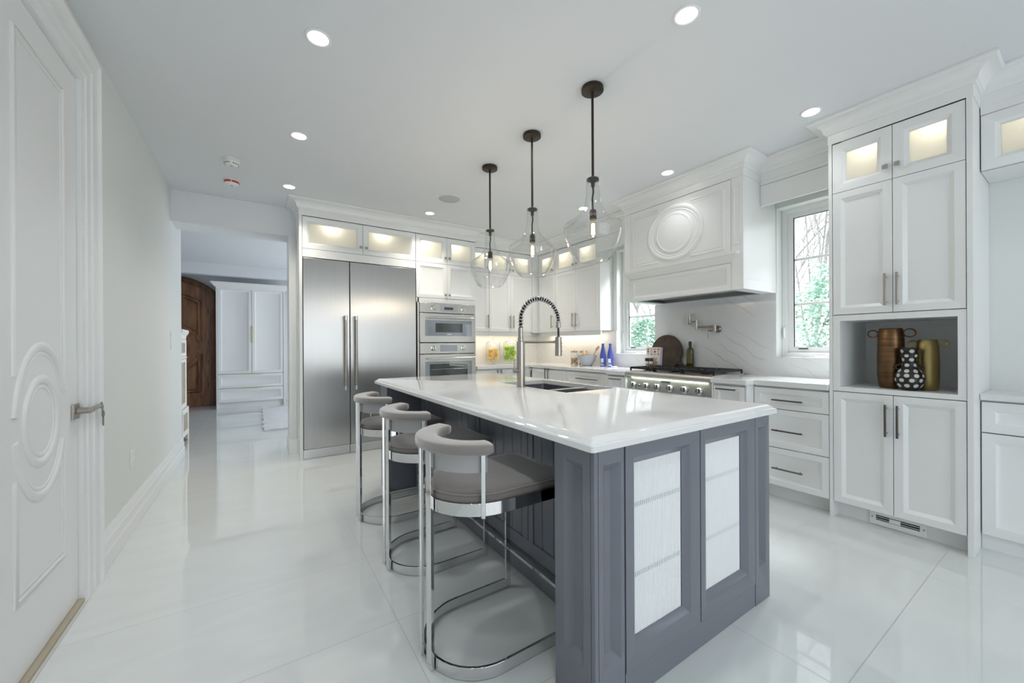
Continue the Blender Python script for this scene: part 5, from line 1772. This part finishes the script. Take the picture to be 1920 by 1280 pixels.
for i, (dx, dy, dz) in enumerate(spots):
    side = ('front' if dy < 0 else 'back')+(' right' if dx > 0 else ' left')
    lab = 'yellow lemon %s of the pile in its jar, %s' % (where[i//4], side)
    if lemon is None:
        prof_ = [(0.0, -0.041), (0.006, -0.038), (0.012, -0.033), (0.022, -0.024), (0.029, -0.012), (0.031, 0.0), (0.029, 0.012), (0.022, 0.024), (0.011, 0.033), (0.006, 0.037), (0.0, 0.038)]
        lemon = thing('lemon', lab, 'lemon', (lx+dx, ly+dy, ZT+dz), 'lemons in the glass jar')
        MB().lathe(prof_, (lx+dx, ly+dy, ZT+dz), 18, 'y').build('fruit', m_lemon, lemon, smooth=70)
        c = lemon
    else:
        c = copy_tree(lemon)
        c.location = (lx+dx, ly+dy, ZT+dz)
        c['label'] = lab
    c.rotation_euler = (0, 0, math.atan2(dy, dx)+rng.uniform(-0.2, 0.2))
apple = None
asp = []
for n_, r_, z_, a0 in ((3, 0.052, 0.088, 0.5), (3, 0.052, 0.158, 1.4), (3, 0.052, 0.229, 2.45)):
    for k in range(n_):
        a = a0+2*PI*k/n_
        asp.append((r_*math.cos(a), r_*math.sin(a), z_))
for i, (dx, dy, dz) in enumerate(asp):
    side = ('front' if dy < 0 else 'back')+(' right' if dx > 0 else ' left')
    lab = 'green apple on top of the pile in its jar' if i == 9 else 'green apple %s of the pile in its jar, %s' % (where[i//3], side)
    if apple is None:
        p_ = (ax+dx, ay+dy, ZT+dz)
        apple = thing('apple', lab, 'apple', p_, 'green apples in the glass jar')
        MB().lathe([(0.0, -0.030), (0.010, -0.035), (0.022, -0.033), (0.036, -0.015), (0.040, 0.005), (0.036, 0.024), (0.024, 0.034), (0.010, 0.032), (0.0, 0.024)], p_, 20).build('fruit', m_apple, apple, smooth=80)
        MB().tube([(p_[0], p_[1], p_[2]+0.022), (p_[0]+0.003, p_[1], p_[2]+0.038)], 0.0015, 6).build('stem', m_stem, apple)
        c = apple
    else:
        c = copy_tree(apple)
        c.location = (ax+dx, ay+dy, ZT+dz)
        c['label'] = lab
    c.rotation_euler = (0.25*math.sin(i*2.1), 0.25*math.cos(i*1.7), i)
# stone-coloured outlet plate above the counter near the corner
t = thing('wall_outlet', 'white outlet plate on the backsplash behind the faucet', 'wall outlet', (3.787, 4.55, 1.09))
Fo = Fr('x-', XW-0.0125)
fbox(MB(), Fo, 4.515, 4.585, 0.0005, 0.005, 1.03, 1.145).build('plate', m_white, t, bevel=0.001)
for z in (1.065, 1.11):
    fbox(MB(), Fo, 4.533, 4.567, 0.005, 0.007, z-0.014, z+0.014).build('socket', m_white, t)

# ================================================================== VASES IN THE NICHE
ZN = 0.8856
t = thing('vase', 'tall hammered bronze vase with two ring handles', 'vase', (3.45, 0.765, ZN))
vx, vy = 3.45, 0.765
MB().lathe([(0.0, ZN), (0.052, ZN), (0.060, ZN+0.012), (0.066, ZN+0.08), (0.0665, ZN+0.20), (0.064, ZN+0.33), (0.060, ZN+0.37), (0.056, ZN+0.385), (0.050, ZN+0.387), (0.050, ZN+0.30), (0.0, ZN+0.29)], (vx, vy, 0), 40).build('vase_body', m_bronze_vase, t, smooth=50)
def ringh(cx_, cy_, cz_, r, tr, m, par, sy=1.0):
    MB().tube([(cx_, cy_+r*sy*math.cos(2*PI*i/24), cz_+r*math.sin(2*PI*i/24)) for i in range(24)], tr, 8, closed=True).build('ring_handle', m, par)
ringh(vx, vy+0.088, ZN+0.352, 0.023, 0.0045, m_bronze_vase, t, 1.1)
ringh(vx, vy-0.088, ZN+0.355, 0.025, 0.0045, m_bronze_vase, t, 1.1)
gx, gy = 3.47, 0.602
t = thing('vase', 'slim dull gold vase with small ring handles behind the dotted one', 'vase', (gx, gy, ZN))
MB().lathe([(0.0, ZN), (0.042, ZN), (0.048, ZN+0.010), (0.052, ZN+0.08), (0.052, ZN+0.17), (0.049, ZN+0.27), (0.045, ZN+0.305), (0.039, ZN+0.312), (0.039, ZN+0.25), (0.0, ZN+0.24)], (gx, gy, 0), 36).build('vase_body', m_gold_vase, t, smooth=50)
ringh(gx, gy+0.064, ZN+0.287, 0.017, 0.005, m_gold_vase, t, 1.1)
ringh(gx, gy-0.066, ZN+0.290, 0.018, 0.005, m_gold_vase, t, 1.1)
dx_, dy_ = 3.365, 0.662
t = thing('vase', 'small black vase with white dots and two side handles', 'vase', (dx_, dy_, ZN))
dprof = [(0.0, 0.0), (0.034, 0.0), (0.044, 0.008), (0.060, 0.035), (0.067, 0.068), (0.062, 0.100), (0.046, 0.128), (0.034, 0.142), (0.031, 0.160), (0.034, 0.185), (0.036, 0.205), (0.038, 0.230), (0.042, 0.258), (0.039, 0.263), (0.034, 0.255), (0.030, 0.20), (0.0, 0.19)]
mb = MB().lathe([(r, ZN+z) for r, z in dprof], (dx_, dy_, 0), 40)
mb.m = 1
def prof_at(z):
    for (r0, z0), (r1, z1) in zip(dprof[1:13], dprof[2:13]):
        if z0 <= z <= z1:
            u = (z-z0)/max(1e-6, z1-z0)
            return r0+(r1-r0)*u
    return 0.04
for row, (zc__, cnt, off, rd) in enumerate(((0.030, 9, 0.0, 0.0125), (0.063, 9, 0.5, 0.0125), (0.092, 9, 0.0, 0.0125), (0.120, 8, 0.5, 0.0115), (0.155, 5, 0.1, 0.0115), (0.188, 5, 0.6, 0.0115), (0.212, 5, 0.1, 0.0105), (0.240, 5, 0.6, 0.0115))):
    for k in range(cnt):
        a = 2*PI*(k+off)/cnt+0.35
        rings_ = []
        for fr_ in (1.0, 0.55, 0.08):
            lp = []
            for i in range(14):
                b = 2*PI*i/14
                z = zc__+rd*fr_*0.92*math.sin(b)
                r = prof_at(z)+0.0008
                aa = a+rd*fr_*math.cos(b)/max(0.02, prof_at(zc__))
                lp.append((dx_+r*math.cos(aa), dy_+r*math.sin(aa), ZN+z))
            rings_.append(lp)
        mb.loops(rings_, False, True)
mb.build('vase_body', [m_dot_black, m_dot_white], t, smooth=50)
for s in (-1, 1):
    pth = [(dx_, dy_+s*(0.031+0.030*math.sin(PI*i/10)), ZN+0.165-0.05*i/10) for i in range(11)]
    MB().tube(pth, 0.0055, 8).build('handle', m_dot_black, t)

# ================================================================== GARDEN BEYOND THE WINDOWS
m_leaf = pm('cedar_foliage', (0.30, 0.45, 0.37), 0.6, var=0.35, scale=3)
m_bark = pm('grey_bark', (0.36, 0.35, 0.35), 0.9, var=0.2, scale=8)
m_ground = pm('garden_ground', (0.35, 0.36, 0.30), 0.95, var=0.2, scale=2)
o = MB().box(4.4, 26, -8, 26, -0.35, -0.3).build('garden_ground', m_ground)
structure(o)
def bare_tree(x, y, h, seed, lab):
    rng = random.Random(seed)
    mb = MB()
    def grow(p, d, l, r, lev):
        pts = [p]
        q = p.copy()
        dd = d.copy()
        ns_ = 4 if lev < 3 else 2
        for i in range(ns_):
            dd = (dd+Vector((rng.uniform(-.16, .16), rng.uniform(-.16, .16), rng.uniform(-.05, .12)))).normalized()
            q = q+dd*l/ns_
            pts.append(q.copy())
        mb.tube(pts, r, 6 if lev < 2 else 3, rfn=lambda t: r*(1-0.55*t))
        if lev < 5:
            for k in range((9, 6, 4, 3, 2)[lev]):
                i = rng.randint(1, ns_)
                nd = (dd+Vector((rng.uniform(-1, 1), rng.uniform(-1, 1), rng.uniform(-0.35, 0.75)))).normalized()
                grow(pts[i], nd, l*rng.uniform(0.45, 0.7), max(0.0025, r*0.45), lev+1)
    grow(Vector((x, y, -0.31)), Vector((rng.uniform(-.05, .05), rng.uniform(-.05, .05), 1)), h, 0.042, 0)
    tag(mb.build('bare_tree', m_bark, smooth=60), lab, 'tree')
bare_tree(9.5, 3.35, 5.0, 11, 'bare winter tree seen through the right-hand window')
bare_tree(11.0, 4.9, 5.6, 5, 'bare winter tree farther off behind the right-hand window')
bare_tree(8.6, 6.9, 4.8, 21, 'bare winter tree with a grey trunk seen through the window left of the hood')
bare_tree(11.5, 8.4, 5.5, 33, 'bare winter tree farther off behind the window left of the hood')
def cedar(x, y, h, r, seed, lab):
    rng = random.Random(seed)
    t = thing('evergreen_shrub', lab, 'shrub', (x, y, -0.3))
    MB().tube([(x, y, -0.302), (x+0.05, y, h*0.5), (x, y, h*0.9)], 0.05, 8, rfn=lambda s: 0.05*(1-0.8*s)).build('trunk', m_bark, t)
    mb = MB()
    for i in range(165):
        z = -0.2+(h+0.1)*rng.random()**0.85
        a = rng.uniform(0, 2*PI)
        L = r*(1-0.62*max(0, z)/h)*rng.uniform(0.55, 1.1)
        droop = rng.uniform(-0.25, 0.25)
        base = Vector((x, y, z))
        d = Vector((math.cos(a), math.sin(a), droop)).normalized()
        for k in range(24):
            s = rng.uniform(0.35, 1.0)
            p = base+d*L*s+Vector((rng.gauss(0, .05), rng.gauss(0, .05), rng.gauss(0, .05)))
            u = (d+Vector((rng.uniform(-.8, .8), rng.uniform(-.8, .8), rng.uniform(-.7, .5)))).normalized()
            v = u.cross(Vector((rng.uniform(-1, 1), rng.uniform(-1, 1), rng.uniform(-1, 1)))).normalized()
            l_, w_ = rng.uniform(0.05, 0.10), rng.uniform(0.012, 0.022)
            mb.add([p-v*w_*0.4, p+u*l_*0.5-v*w_, p+u*l_, p+u*l_*0.5+v*w_], [(0, 1, 2, 3)])
    mb.build('foliage', m_leaf, t, smooth=0)
cedar(6.9, 2.15, 2.35, 0.75, 2, 'pale green cedar bush filling the lower half of the right-hand window')
cedar(8.2, 3.45, 2.2, 0.85, 4, 'pale green cedar bush at the left edge of the right-hand window')
cedar(6.4, 4.95, 1.75, 0.8, 6, 'pale green cedar bush below the middle of the window left of the hood')
cedar(7.6, 6.35, 1.8, 0.9, 9, 'pale green cedar bush at the back of the window left of the hood')
